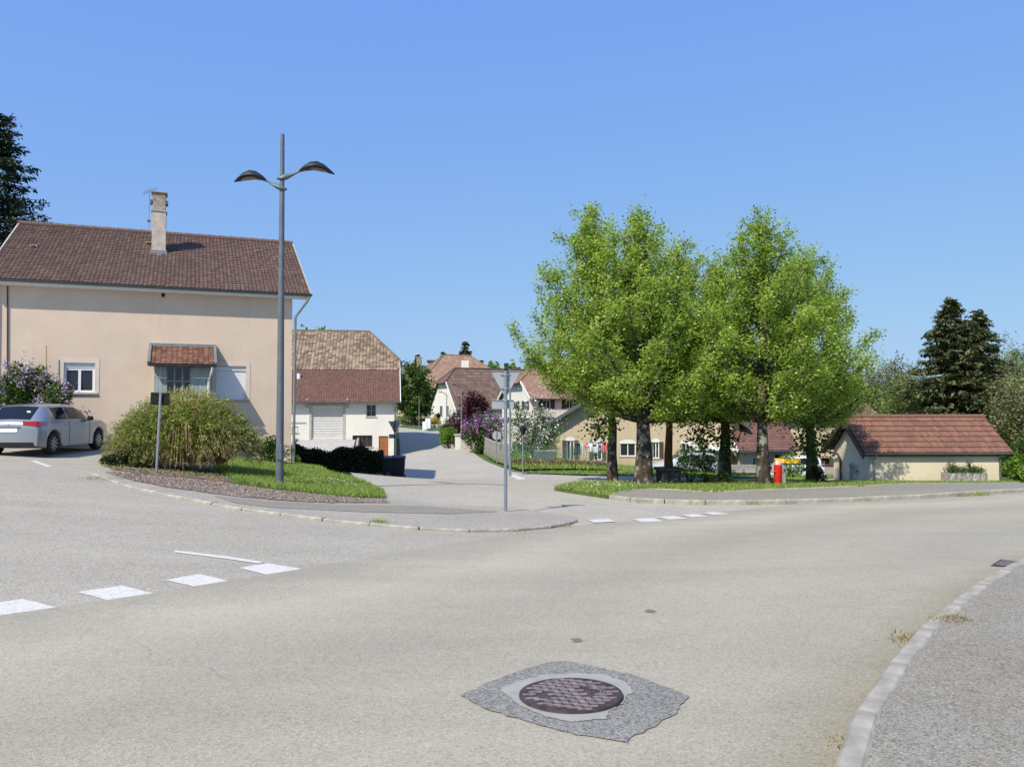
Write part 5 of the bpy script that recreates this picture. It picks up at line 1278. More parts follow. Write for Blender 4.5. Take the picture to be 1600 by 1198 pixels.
for i, (px, ty, Y_, r_, lf) in enumerate(wspec):
    b = on_ground(px, Y_); branch_tree('woodland_tree', wl_[i], 'tree', b, at(px, ty, Y_).z - b.z, r_, 1.5, lf, 8500, .2, 160 + i, 'bark_grey', .2, (0, 0), 32, 1.0, lambda t: .55 + .45 * math.sin(3.14 * min(1, t + .05)), 1.5, 'woodland trees behind the hut', spread=.35)
# far wooded skyline
rng = np.random.default_rng(77)
def skyline(name, label, x0, x1, Y_, top, depth, n, size, leaf):
    xs = np.linspace(x0, x1, 60); hs = np.array([top(px) for px in xs])
    px = rng.uniform(x0, x1, n); yy = Y_ + rng.uniform(0, depth, n); ht = np.interp(px, xs, hs) + 5 * np.sin(px * .21) + 3.5 * np.sin(px * .53 + 1) + 2.5 * np.sin(px * 1.3)
    zt = np.array([at(a, b, Y_).z for a, b in zip(px, ht)]); X_ = (px - CXP) / FPX * yy; zg = tz(X_, yy)
    C = np.column_stack([X_, yy, zg + (zt - zg) * rng.beta(2.2, 1, n)])
    prop(tri_mesh(name, leaf_verts(C, size, rng, .4, .8), 4, LEAF[leaf], None, np.clip(rng.normal(.5, .2, n), 0, 1), 'stuff'), label, 'woods')
skyline('far_woods', 'far green wooded skyline beyond the village', 560, 940, 210, lambda p: 574 if p < 700 else 572, 40, 14000, 1.6, 'wood')
skyline('far_woods', 'wooded hillside closing the view behind the hut and the spruces', 1150, 1760, 118, lambda p: 612 - .035 * (p - 1150), 25, 16000, 1.0, 'wood')
skyline('far_woods', 'treetops showing over the ridge of the white barn', 470, 520, 120, lambda p: 512, 6, 600, .6, 'fresh')

# ================================================================== street furniture, vehicles, small things
M['lamp_paint'] = plain('blue_grey_lamp_paint', (.135, .155, .17), .5, .15, 5, metal=.2)
M['lamp_dark'] = plain('dark_lamp_head', (.02, .024, .028), .5, .1, 5)
M['lens'] = glassmat('lamp_lens', (.16, .16, .15), .35)
M['galv'] = plain('galvanised_steel', (.40, .42, .43), .4, .15, 9, metal=.7)
M['post_grey'] = plain('grey_sign_post', (.24, .275, .30), .45, .12, 8, metal=.4)
M['sign_back'] = plain('sign_back', (.36, .39, .40), .55, .06, 4, metal=.3)
M['black'] = plain('black_plastic', (.012, .012, .014), .8, .2, 6)
M['bin'] = plain('dark_bin_plastic', (.022, .024, .03), .45, .2, 6)
M['tyre'] = plain('tyre', (.02, .02, .02), .85, .2, 20)
M['alloy'] = plain('alloy', (.36, .37, .38), .35, .05, 5, metal=.8)
M['red'] = plain('red_paint', (.62, .028, .02), .4, .12, 5)
M['yellow'] = plain('yellow_sign', (.85, .62, .03), .4, .03, 4)
M['redtext'] = plain('red_lettering', (.55, .05, .03), .5, .02, 4)

# ---- double street lamp
lpos = on_ground(438, 20.0, .07); LH = at(443, 210, 20.0).z - lpos.z
lamp = empty('street_lamp', lpos, R(8), 'tall grey street lamp with two curved wing-shaped heads', 'street lamp')
z_hi = at(440, 283, 20).z - lpos.z; z_lo = at(440, 299, 20).z - lpos.z
MB().tube([(0, 0, 0), (0, 0, 2.2), (0, 0, z_lo)], [.10, .09, .062], 16).build('pole', M['lamp_paint'], lamp, True)
MB().tube([(0, 0, z_lo + .001), (0, 0, LH)], [.058, .05], 12).build('finial', M['lamp_paint'], lamp, True)
bp_ = MB(); bp_.box(-.24, .24, -.2, .2, -.02, .025); bp_.build('base_plate', M['lamp_paint'], lamp, bevel=.008)
for sx_ in (-1, 1):
    for sy_ in (-1, 1): MB().lathe([(.022, .0255), (.022, .06), (.012, .065)], 8, (sx_ * .17, sy_ * .13)).build('bolt', M['galv'], lamp)
MB().box(-.06, .06, -.118, -.09, .6, 1.0).build('access_door', M['lamp_paint'], lamp, bevel=.006)
def wing(sgn, z0, reach, rise, yaw):
    """sgn -1 left, +1 right: horn-shaped collar, thin neck, broad shell with a lens below"""
    w = empty('lamp_arm', (0, 0, z0), yaw, parent=lamp)
    # (along, height, half width, thickness up)
    prof = [(-.14, .02, .035, .02), (-.05, .02, .10, .10), (.06, .03, .115, .16), (.18, .07, .085, .11), (.34, .15, .06, .06), (.44, .2, .07, .055), (.56, .25, .15, .11), (.72, .29, .215, .17), (.90, .30, .225, .19), (1.08, .27, .19, .15), (1.24, .22, .12, .08), (1.36, .18, .02, .02)]
    sc_ = reach / 1.36
    def shell(sec, name, m):
        mb = MB(); n = 12; rings = []
        for a, h, hw, th in sec:
            ring = []
            for j in range(n):
                t = 2 * math.pi * j / n; c_, s_ = math.cos(t), math.sin(t)
                ring.append((sgn * a * sc_, hw * c_, h * rise + (th * .85 * s_ if s_ > 0 else th * .22 * s_)))
            rings.append(ring)
        vs = [p for r_ in rings for p in r_]; k = len(sec)
        mb.add(vs, [(i * n + j, i * n + (j + 1) % n, (i + 1) * n + (j + 1) % n, (i + 1) * n + j) for i in range(k - 1) for j in range(n)] + [tuple(range(n)), tuple(range((k - 1) * n, k * n))])
        return mb.build(name, m, w, True, sharp=60)
    shell(prof[:6], 'bracket', M['lamp_paint']); shell(prof[5:], 'lamp_head', M['lamp_dark'])
    mb = MB(); lens = [(sgn * (.92 + .25 * math.cos(t)) * sc_, .13 * math.sin(t)) for t in np.linspace(0, 6.283, 17)[:-1]]
    zb = (lambda x: (.30 - .16 * max(0, abs(x) / sc_ - .9)) * rise - .045)
    mb.add([(x, y, zb(x)) for x, y in lens] + [(x, y, zb(x) + .03) for x, y in lens], [tuple(range(16)), tuple(range(31, 15, -1))] + [(i, (i + 1) % 16, (i + 1) % 16 + 16, i + 16) for i in range(16)])
    mb.build('lens', M['lens'], w)
wing(-1, z_lo + .02, 1.2, 1.15, R(-6)); wing(1, z_hi + .02, 1.3, 1.25, R(4))

# ---- signs seen from behind
def tri_plate(w, h, t=.006, r=.05):
    """rounded triangle pointing down in x,z, centre of the top edge at the origin"""
    c = [(-w / 2, 0), (w / 2, 0), (0, -h)]; out = []
    for i in range(3):
        p, a, b = Vector(c[i]), Vector(c[i - 1]), Vector(c[(i + 1) % 3]); d1, d2 = (a - p).normalized(), (b - p).normalized()
        for s in (0, .33, .66, 1): q = (p + d1 * r) * (1 - s) ** 2 + p * 2 * s * (1 - s) + (p + d2 * r) * s * s; out.append((q.x, q.y))
    return out
def yield_sign(name, label, base, yaw, total, width, plate=True, post='post_grey', pr=.036, cap=True):
    root = empty(name, base, yaw, label, 'road sign')
    MB().tube([(0, 0, -.1), (0, 0, total)], pr, 12).build('post', M[post], root, True)
    if cap: MB().lathe([(pr + .006, total - .02), (pr + .008, total + .012), (pr * .5, total + .03)], 12).build('post_cap', M['black'], root, True)
    tp = tri_plate(width, width * .9); zt_ = total - .03
    MB().prism([(x, zt_ + z) for x, z in tp], pr + .022, pr + .028).build('plate', M['sign_back'], root)
    for i in range(len(tp)):
        pass
    rim = MB(); n = len(tp); cx_ = sum(p[0] for p in tp) / n; cz_ = sum(p[1] for p in tp) / n
    inn = [(cx_ + (x - cx_) * .955, cz_ + (z - cz_) * .955) for x, z in tp]
    vs = []
    for yy in (pr + .004, pr + .0215):
        vs += [(x, yy, zt_ + z) for x, z in tp] + [(x, yy, zt_ + z) for x, z in inn]
    fs = []
    for i in range(n):
        j = (i + 1) % n; fs += [(i, j, n + j, n + i), (2 * n + i, 3 * n + i, 3 * n + j, 2 * n + j), (i, 2 * n + i, 2 * n + j, j), (n + i, n + j, 3 * n + j, 3 * n + i)]
    rim.add(vs, fs); rim.build('rim', M['galv'], root)
    for zz in (.08, width * .57): 
        MB().box(-width * .16 if zz < .1 else -.1, width * .16 if zz < .1 else .1, pr + .003, pr + .0212, zt_ - zz - .02, zt_ - zz + .02).build('rail', M['galv'], root)
        MB().lathe([(pr + .001, zt_ - zz - .022), (pr + .009, zt_ - zz - .022), (pr + .009, zt_ - zz + .022), (pr + .001, zt_ - zz + .022)], 14).build('clamp', M['galv'], root, True)
    if plate:
        ph, pw = width * .30, width * .72; z1 = zt_ - width * .9 - .03
        MB().box(-pw * .62, pw * .38, pr + .02, pr + .026, z1 - ph, z1).build('small_plate', M['sign_back'], root, bevel=.002)
        MB().box(-pw * .62, pw * .38, pr + .004, pr + .0195, z1 - .018, z1).build('plate_rim', M['galv'], root); MB().box(-pw * .62, pw * .38, pr + .004, pr + .0195, z1 - ph, z1 - ph + .018).build('plate_rim', M['galv'], root)
        for zz in (z1 - .02, z1 - ph + .02): MB().lathe([(pr + .001, zz - .02), (pr + .01, zz - .02), (pr + .01, zz + .02), (pr + .001, zz + .02)], 14).build('clamp', M['galv'], root, True)
    return root
sb = gp(790, 801.5, .07); yg = sb.y
yield_sign('give_way_sign', 'triangular road sign seen from behind on the traffic island', sb, R(3), at(790, 577, yg).z - sb.z, 48 / FPX * yg, True)
sb = on_ground(617, 41.5); yield_sign('give_way_sign', 'small triangular road sign seen from behind above the dark bins', sb, R(-6), at(616, 657, 41.5).z - sb.z, .72, True, 'lamp_dark', .034)
# small dark panel on a slanting post by the arching bush
pb = on_ground(246, 19.0, .08); root = empty('small_sign', pb, R(5), 'small black panel on a slightly leaning thin post before the arching bush', 'road sign'); ph = at(250, 613, 19).z - pb.z
root.rotation_euler = (R(1), R(2.6), R(5))
MB().tube([(0, 0, -.1), (0, 0, ph)], .03, 10).build('post', M['galv'], root, True)
MB().box(-.24, .20, .034, .042, ph - .3, ph - .005).build('panel', M['black'], root, bevel=.003)
for zz in (ph - .04, ph - .25): MB().box(-.2, .17, .022, .0335, zz - .012, zz + .012).build('rail', M['black'], root); MB().lathe([(.031, zz - .015), (.037, zz - .015), (.037, zz + .015), (.031, zz + .015)], 12).build('clamp', M['galv'], root)

# ---- street lamps up the village street
def mast_lamp(label, px, Y_, ytop, arm, m='lamp_dark', r=.055):
    b = on_ground(px, Y_); h = at(px, ytop, Y_).z - b.z; root = empty('mast_lamp', b, 0, label, 'street lamp')
    MB().tube([(0, 0, -.1), (0, 0, h)], [r, r * .7], 10).build('pole', M['post_grey' if m != 'lamp_dark' else 'post_grey'], root, True)
    if arm:
        MB().tube([(0, 0, h - .1), (-arm * .4, 0, h + .12), (-arm * .8, 0, h + .2)], [r * .6, r * .5, r * .45], 8).build('arm', M['lamp_dark'], root, True)
        mb = MB(); mb.add([(-arm * .75, -.1, h + .17), (-arm * .75, .1, h + .17), (-arm * 1.35, .13, h + .22), (-arm * 1.35, -.13, h + .22), (-arm * .75, -.08, h + .27), (-arm * .75, .08, h + .27), (-arm * 1.3, .08, h + .30), (-arm * 1.3, -.08, h + .30)], [(0, 1, 2, 3), (4, 7, 6, 5), (0, 4, 5, 1), (1, 5, 6, 2), (2, 6, 7, 3), (3, 7, 4, 0)])
        mb.build('lamp_head', M['lamp_dark'], root, bevel=.03)
    return root
mast_lamp('slim street lamp with arm to the left beside the purple bush', 721, 61, 606, .55)
mast_lamp('farther slim street lamp in front of the far white gable', 698, 82, 616, .6)
mast_lamp('farthest slim lamp post at the far grass by the barn corner', 655, 92, 622, 0)
mast_lamp('tall plain grey pole just behind the triangular sign', 797, 37.5, 577, 0, 'post', .06)
# round sign from behind, lantern
b = on_ground(776, 48); root = empty('round_sign', b, R(-8), 'small round road sign seen from behind by the slatted fence', 'road sign'); h = at(776, 673, 48).z - b.z
MB().tube([(0, 0, -.1), (0, 0, h)], .03, 8).build('post', M['galv'], root, True)
mb = MB(); mb.prism([(.27 * math.cos(t), h - .28 + .27 * math.sin(t)) for t in np.linspace(0, 6.283, 25)[:-1]], .034, .042); mb.build('disc', M['sign_back'], root)
MB().box(-.1, .1, .024, .0335, h - .3, h - .26).build('rail', M['galv'], root)
b = on_ground(817, 39); root = empty('garden_lantern', b, 0, 'black tapered lantern on a thin post at the garden corner', 'lantern'); h = at(817, 668, 39).z - b.z
MB().tube([(0, 0, -.1), (0, 0, h - .35)], .035, 8).build('post', M['post_grey'], root, True)
mb = MB(); mb.lathe([(.05, h - .36), (.09, h - .3), (.17, h - .05), (.18, h - .03)], 4); mb.build('lamp_glass', M['lamp_dark'], root)
mb = MB(); mb.lathe([(.2, h - .03), (.2, h), (.06, h + .06), (.02, h + .1)], 4); mb.build('lid', M['black'], root)

# ---- wheeled bins and a bag
def wheelie(px, py, Y_, label, w=.58, h=1.02, rz=0):
    b = on_ground(px, Y_); root = empty('wheelie_bin', b, rz, label, 'bin', 'bins by the barn hedge')
    wb, wt, db, dt = w * .42, w * .5, .24, .33
    mb = MB(); mb.add([(-wb, -db, .06), (wb, -db, .06), (wb, db, .06), (-wb, db, .06), (-wt, -dt, h - .1), (wt, -dt, h - .1), (wt, dt, h - .1), (-wt, dt, h - .1)], [(0, 3, 2, 1), (4, 5, 6, 7), (0, 1, 5, 4), (1, 2, 6, 5), (2, 3, 7, 6), (3, 0, 4, 7)]); mb.build('body', M['bin'], root, bevel=.02)
    mb = MB(); mb.add([(-wt - .03, -dt - .04, h - .098), (wt + .03, -dt - .04, h - .098), (wt + .03, dt + .03, h - .098), (-wt - .03, dt + .03, h - .098), (-wt, -dt, h - .03), (wt, -dt, h - .03), (wt, dt, h + .03), (-wt, dt, h + .03)], [(0, 3, 2, 1), (4, 5, 6, 7), (0, 1, 5, 4), (1, 2, 6, 5), (2, 3, 7, 6), (3, 0, 4, 7)]); mb.build('lid', M['bin'], root, bevel=.015)
    MB().tube([(-wt, dt + .07, h - .06), (wt, dt + .07, h - .06)], .016, 8).build('handle', M['black'], root, True)
    for s in (-1, 1):
        MB().tube([(s * wb + s * .02, db + .02, .1), (s * wb + s * .07, db + .02, .1)], .1, 14).build('wheel', M['tyre'], root, True)
wheelie(623, 750, 38.6, 'dark wheeled bin standing nearest the street', .64, 1.1, R(4)); wheelie(606, 750, 38.3, 'narrower dark wheeled bin at the end of the hedge', .5, 1.08, R(-5))
b = on_ground(606, 38.1); bag = empty('rubbish_bag', b, 0, 'black rubbish bag slumped against the bins', 'rubbish bag')
rd = random.Random(4); mb = MB(); n = 12; prof = [(.02, 0), (.2, .01), (.26, .1), (.24, .22), (.15, .33), (.06, .38), (.09, .44)]
mb.add([((r + rd.uniform(-.025, .025)) * math.cos(2 * math.pi * j / n), (r + rd.uniform(-.025, .025)) * math.sin(2 * math.pi * j / n), z) for r, z in prof for j in range(n)], [(i * n + j, i * n + (j + 1) % n, (i + 1) * n + (j + 1) % n, (i + 1) * n + j) for i in range(len(prof) - 1) for j in range(n)]); mb.build('sack', glassmat('shiny_bag', (.015, .015, .02), .25), bag, True)

# ---- vehicles
M['silver'] = plain('silver_car_paint', (.31, .335, .37), .3, .03, 2, metal=.5, spec=.6)
M['silver'].node_tree.nodes['Principled BSDF'].inputs['Coat Weight'].default_value = .8; M['silver'].node_tree.nodes['Principled BSDF'].inputs['Coat Roughness'].default_value = .04
M['white_car'] = plain('white_car_paint', (.74, .76, .78), .3, .02, 2, spec=.5)
M['pale_car'] = plain('pale_blue_car_paint', (.55, .6, .66), .3, .02, 2, metal=.3, spec=.5)
M['tail'] = glassmat('tail_lamp', (.35, .012, .015), .12)
M['tail_clear'] = glassmat('tail_lamp_clear', (.35, .22, .24), .15)
M['carglass'] = glassmat('car_glass', (.010, .014, .02), .05); M['carglass'].node_tree.nodes['Principled BSDF'].inputs['Specular IOR Level'].default_value = .3
def car(name, label, loc, yaw, Ln, Wd, top, paint, stations, belt, wb, wr, tail=True, plate=True, cabin=None, cat='car', grp=None):
    """lofted body along +y (rear at y=0). stations: (s, half width factor, roof z, roof half width factor)"""
    root = empty(name, loc, yaw, label, cat, grp); hw = Wd / 2
    ss = [s for s, *_ in stations]
    def ip(k, s): return float(np.interp(s, ss, [st[k] for st in stations]))
    R_ = wr + .055; S = sorted(set(list(np.linspace(0, Ln, 40)) + [w + R_ * math.cos(t) for w in wb for t in np.linspace(0, math.pi, 15)] + ss))
    S = [s for s in S if 0 <= s <= Ln]; S2 = [S[0]]
    for s in S[1:]:
        if s - S2[-1] > .008: S2.append(s)
    S = S2
    def low(s):
        z = .2 + .06 * max(0, 1 - s / .3) + .05 * max(0, (s - Ln + .3) / .3)
        for w in wb:
            if abs(s - w) < R_: z = max(z, wr + math.sqrt(R_ ** 2 - (s - w) ** 2))
        return z
    def sect(s):
        w = hw * ip(1, s); zr = ip(2, s); wr_ = hw * ip(3, s); bz_ = min(belt(s), zr - .012); zl = low(s); mid = .55
        cab = zr - bz_
        return [(0, zl), (w * .86, zl), (w * .975, zl + .02), (w, max(zl + .04, mid)), (w * .995, max(zl + .06, bz_ - .12)), (w * .955, max(zl + .08, bz_)),
                (wr_ + (w * .95 - wr_) * .5, bz_ + cab * .5), (wr_ * 1.0, bz_ + cab * .86), (wr_ * .9, zr - .012 * min(1, cab * 5)), (0, zr + .015)]
    mb = MB(); rings = []
    for s in S:
        h_ = sect(s); ring = [(x, s, z) for x, z in h_] + [(-x, s, z) for x, z in h_[-2:0:-1]]; rings.append(ring)
    n = len(rings[0]); mb.add([p for r_ in rings for p in r_], [(i * n + j, i * n + (j + 1) % n, (i + 1) * n + (j + 1) % n, (i + 1) * n + j) for i in range(len(S) - 1) for j in range(n)] + [tuple(range(n)), tuple(range((len(S) - 1) * n, len(S) * n))])
    mb.build('body', paint, root, True, sharp=42)
    # glass laid over the cabin surface
    cb = cabin
    def strip(name, smin, smax, lo, hi, side):
        m = MB(); st = np.linspace(smin, smax, 14); rows = []
        for s in st:
            a, b_, c_ = sect(s)[5:8]
            def P(t):
                q = (np.array(a) * (1 - t / .5) + np.array(b_) * (t / .5)) if t < .5 else (np.array(b_) * (1 - (t - .5) / .5) + np.array(c_) * ((t - .5) / .5))
                return (side * (q[0] + .006), s, q[1])
            rows.append([P(lo), P((lo + hi) / 2), P(hi)])
        m.add([p for r_ in rows for p in r_], [(i * 3 + j, i * 3 + j + 1, (i + 1) * 3 + j + 1, (i + 1) * 3 + j) for i in range(13) for j in range(2)])
        m.build(name, M['carglass'], root, True)
    for side in (-1, 1):
        for (a, b_) in cb['side']: strip('side_window', a, b_, .1, .93, side)
    def topglass(name, smin, smax, k):
        m = MB(); st = np.linspace(smin, smax, 9); rows = []
        for s in st:
            h_ = sect(s); rows.append([(f * h_[8][0] * k, s, h_[8][1] + (.027 * (1 - abs(f))) + .006) for f in (-1, -.5, 0, .5, 1)])
        m.add([p for r_ in rows for p in r_], [(i * 5 + j, i * 5 + j + 1, (i + 1) * 5 + j + 1, (i + 1) * 5 + j) for i in range(8) for j in range(4)]); m.build(name, M['carglass'], root, True)
    topglass('rear_window', *cb['rear'], .98); topglass('windscreen', *cb['front'], .98)
    for w in wb:
        for side in (-1, 1):
            wn_ = empty('wheel', (side * (hw - .115), w, wr), 0, parent=root)
            def ringx(m, prof, nn=24):
                k = len(prof); m.add([(side * x, r_ * math.cos(2 * math.pi * j / nn), r_ * math.sin(2 * math.pi * j / nn)) for x, r_ in prof for j in range(nn)], [(i * nn + j, i * nn + (j + 1) % nn, (i + 1) * nn + (j + 1) % nn, (i + 1) * nn + j) for i in range(k - 1) for j in range(nn)] + [tuple(range(nn)), tuple(range((k - 1) * nn, k * nn))])
            t_ = MB(); ringx(t_, [(-.1, wr * .6), (-.1, wr * .95), (-.07, wr), (.07, wr), (.1, wr * .95), (.104, wr * .70), (.085, wr * .68)]); t_.build('tyre', M['tyre'], wn_, True)
            t_ = MB(); ringx(t_, [(.06, wr * .1), (.06, wr * .675), (.0865, wr * .69), (.088, wr * .66), (.07, wr * .62), (.064, wr * .1)]); t_.build('rim', M['dark_zinc'], wn_, True)
            for q in range(10):
                a = 2 * math.pi * q / 10; ca, sa = math.cos(a), math.sin(a); ww = .021
                s_ = MB(); s_.add([(side * .075, ca * r0 - sa * o, sa * r0 + ca * o) for r0 in (.03, wr * .65) for o in (-ww, ww)] + [(side * .098, ca * r0 - sa * o * .8, sa * r0 + ca * o * .8) for r0 in (.03, wr * .65) for o in (-ww, ww)], [(0, 1, 3, 2), (4, 6, 7, 5), (0, 2, 6, 4), (1, 5, 7, 3), (0, 4, 5, 1), (2, 3, 7, 6)]); s_.build('spoke', M['alloy'], wn_)
    # lower dark valance, side sills
    w0_ = hw * ip(1, 0)
    MB().add([(-w0_ * .96, -.012, .24), (w0_ * .96, -.012, .24), (w0_ * .9, -.012, .38), (-w0_ * .9, -.012, .38), (-w0_ * .98, .1, .23), (w0_ * .98, .1, .23)], [(0, 1, 2, 3), (0, 4, 5, 1)]).build('rear_valance', M['black'], root)
    if plate: MB().box(-.26, .26, -.022, -.006, .66, .77).build('number_plate', M['white_paint'], root, bevel=.004)
    MB().box(-.32, .32, -.03, .0, .79, .815).build('boot_handle', M['dark_zinc'], root)
    if tail:
        zt0, zt1 = tail
        for side in (-1, 1):
            def corner(zf, a0, a1, out):
                pts = []
                for s, k in ((-.001, .56), (-.001, .8), (.0, .97), (.05, 1), (.16, 1), (.34, 1)):
                    if a0 <= s <= a1: pts.append((s, k))
                return pts
            sp = [(-.014, .52, .75, 1), (-.014, .80, .5, 1), (-.008, .985, .2, 1), (.05, 1.0, .1, .95), (.17, 1.0, .25, .85), (.36, 1.0, .45, .6)]
            def lampstrip(name, seg, m):
                v = []
                for s, k, lo, hi in seg:
                    w = hw * ip(1, max(0, s)) * k + (.014 if s > -.01 else 0)
                    v += [(side * w, s, zt0 + (zt1 - zt0) * lo * .5), (side * w * .985, s, zt0 + (zt1 - zt0) * (.55 + .45 * hi))]
                MB().add(v, [(2 * i, 2 * i + 2, 2 * i + 3, 2 * i + 1) for i in range(len(seg) - 1)]).build(name, m, root, True)
            lampstrip('tail_lamp', sp[:4], M['tail']); lampstrip('tail_lamp_side', sp[3:], M['tail_clear'])
    # door seams, handles and mirrors
    for side in (-1, 1):
        for s in cb['seams']:
            h_ = sect(s); pts = [(side * (h_[k][0] + .0025), s, h_[k][1]) for k in (2, 3, 4, 5)]
            MB().tube(pts, .005, 4).build('door_seam', M['black'], root)
        for s in cb['handles']:
            h_ = sect(s); MB().box(side * h_[4][0] - .02, side * h_[4][0] + .02, s - .1, s + .1, h_[5][1] - .13, h_[5][1] - .10).build('door_handle', paint, root, bevel=.008)
        s = cb['mirror']; h_ = sect(s); mx = side * (h_[5][0] + .1)
        mb = MB(); mb.lathe([(.02, -.07), (.075, -.05), (.085, .03), (.05, .07), (.01, .075)], 10); mr_ = mb.build('mirror', M['black'], root, True); mr_.location = (mx, s, h_[5][1] + .06); mr_.scale = (1.2, .7, 1)
        MB().box(min(side * h_[5][0], mx), max(side * h_[5][0], mx), s - .02, s + .03, h_[5][1] - .005, h_[5][1] + .02).build('mirror_arm', M['black'], root)
    return root
hatch = [(0, .86, .86, .60), (.03, .90, .93, .64), (.1, .955, .985, .66), (.35, .985, 1.2, .66), (.58, .995, 1.385, .66), (.64, .995, 1.40, .68), (1.0, 1, 1.445, .70), (1.6, 1, 1.465, .71), (2.2, 1, 1.44, .70), (2.6, 1, 1.30, .70), (3.25, .985, .99, .74), (3.6, .97, .93, .78), (4.0, .92, .83, .74), (4.17, .82, .72, .62), (4.25, .66, .62, .5)]
hb = lambda s: .965 + .0 * s - .03 * max(0, s - 1) / 3
cpos = on_ground(14, 22.3)
c0 = car('silver_hatchback', 'silver hatchback parked beside the beige house, its rear towards us', cpos, R(1.5), 4.25, 1.8, 1.46, M['silver'], hatch, hb, (.72, 3.34), .315, (.80, .97), True,
    dict(side=[(.86, 1.5), (1.56, 2.62)], rear=(.13, .57), front=(2.28, 3.22), seams=(1.53, 2.72), handles=(1.33, 2.38), mirror=2.62))
za, zb = tz1(cpos.x, cpos.y), tz1(cpos.x, cpos.y + 4); c0.rotation_euler.x = math.atan((zb - za) / 4); c0.location.z += .01
MB().tube([(0, .95, 1.44), (0, .85, 1.56)], .008, 6).build('roof_aerial', M['black'], c0)
MB().tube([(-.25, .16, 1.03), (.2, .2, 1.06)], .01, 5).build('rear_wiper', M['black'], c0)
MB().box(.3, .4, .36, .372, 1.2, 1.26).build('window_sticker', M['white_paint'], c0)
mb = MB(); mb.add([(0, -.006, .84), (.035, -.006, .865), (.028, -.006, .905), (-.028, -.006, .905), (-.035, -.006, .865)], [(0, 1, 2, 3, 4)]); mb.build('badge', M['alloy'], c0)
mpv = [(0, .9, .95, .66), (.05, .95, 1.1, .7), (.3, .99, 1.5, .76), (.5, 1, 1.58, .78), (1.6, 1, 1.64, .79), (2.6, 1, 1.58, .77), (3.5, .98, 1.08, .76), (4.0, .93, .95, .76), (4.25, .84, .8, .66), (4.35, .7, .65, .5)]
wp_ = on_ground(1283, 42.5)
car('white_car', 'white people carrier parked behind the bush and the last lime tree', on_ground(1279, 58.5), R(97), 4.35, 1.82, 1.64, M['white_car'], mpv, lambda s: 1.0, (.8, 3.5), .32, (.9, 1.3), True, dict(side=[(.45, 1.3), (1.38, 2.2), (2.26, 3.1)], rear=(.06, .28), front=(2.65, 3.45), seams=(1.35, 2.23), handles=(1.2, 2.1), mirror=3.05))
van = [(0, .93, 1.2, .74), (.05, .96, 1.35, .78), (.25, 1, 1.6, .8), (.6, 1, 1.68, .8), (2.2, 1, 1.7, .8), (2.8, 1, 1.6, .79), (3.6, .99, 1.12, .78), (4.1, .96, .98, .78), (4.5, .86, .85, .7), (4.6, .74, .7, .55)]
car('white_van', 'pale van parked behind the bushes in front of the sand coloured house', on_ground(1117, 57.5), R(95), 4.6, 1.85, 1.7, M['pale_car'], van, lambda s: 1.0, (.8, 3.7), .32, None, True, dict(side=[(.4, 1.3), (1.36, 2.1), (2.16, 3.0)], rear=(.04, .24), front=(2.85, 3.55), seams=(2.1, 3.1), handles=(2.0, 2.3), mirror=3.1))

# ---- things on the tree verge
b = on_ground(1214, 27.0, .1); hyd = empty('fire_hydrant', b, R(10), 'red fire hydrant with white worn top on the verge', 'fire hydrant')
mb = MB(); mb.lathe([(.15, 0), (.15, .04), (.11, .05), (.105, .1), (.12, .16), (.128, .5), (.14, .62), (.142, .70)], 20); mb.build('barrel', M['red'], hyd, True)
mb = MB(); mb.lathe([(.143, .701), (.14, .76), (.115, .83), (.06, .875), (.01, .885)], 20); mb.build('cap', plain('worn_white_red', (.62, .45, .43), .6, .4, 14), hyd, True)
for a in (-1, 1): MB().tube([(a * .11, -.04, .45), (a * .17, -.06, .45)], .04, 10).build('outlet', M['red'], hyd, True)
b = on_ground(1223, 27.0, .1); ds = empty('direction_sign', b, 0, 'yellow arrow-shaped direction sign on a grey wooden post beside the hydrant', 'direction sign'); zt = at(1223, 724, 27).z - b.z
MB().box(-.06, .06, -.05, .05, -.1, zt + .02).build('post', M['old_wood'], ds, bevel=.008)
s0_, s1_ = (1208 - 1223) / FPX * 27, (1249 - 1223) / FPX * 27; zc = at(1223, 719.5, 27).z - b.z; hh = .082
MB().prism([(s0_, zc - hh), (s1_ - .06, zc - hh), (s1_, zc - .02), (s1_, zc + .02), (s1_ - .06, zc + hh), (s0_, zc + hh)], -.085, -.055).build('arrow_board', M['yellow'], ds, bevel=.004)
MB().box(s0_ - .012, s0_ - .001, -.09, -.05, zc - hh, zc + hh).build('end_strip', M['dark_zinc'], ds)
MB().box(-.06, .06, -.054, .03, zt + .0205, zc - hh + .04).build('bracket', M['dark_zinc'], ds)
fc = bpy.data.curves.new('lettering', 'FONT'); fc.body = 'PARC  DINO-ZOO'; fc.size = .118; fc.align_x = 'CENTER'; fc.align_y = 'CENTER'; fc.extrude = .002; fc.materials.append(M['redtext'])
tmp = bpy.data.objects.new('tmp', fc); COL.objects.link(tmp); bpy.context.view_layer.update()
fme = bpy.data.meshes.new_from_object(tmp.evaluated_get(bpy.context.evaluated_depsgraph_get())); bpy.data.objects.remove(tmp)
fo = bpy.data.objects.new('lettering', fme); link(fo, ds); fo['kind'] = 'stuff'; fo.rotation_euler = (R(90), 0, 0); fo.location = ((s0_ + s1_) / 2 - .02, -.0885, zc); fo.scale = (.87, 1.05, 1)
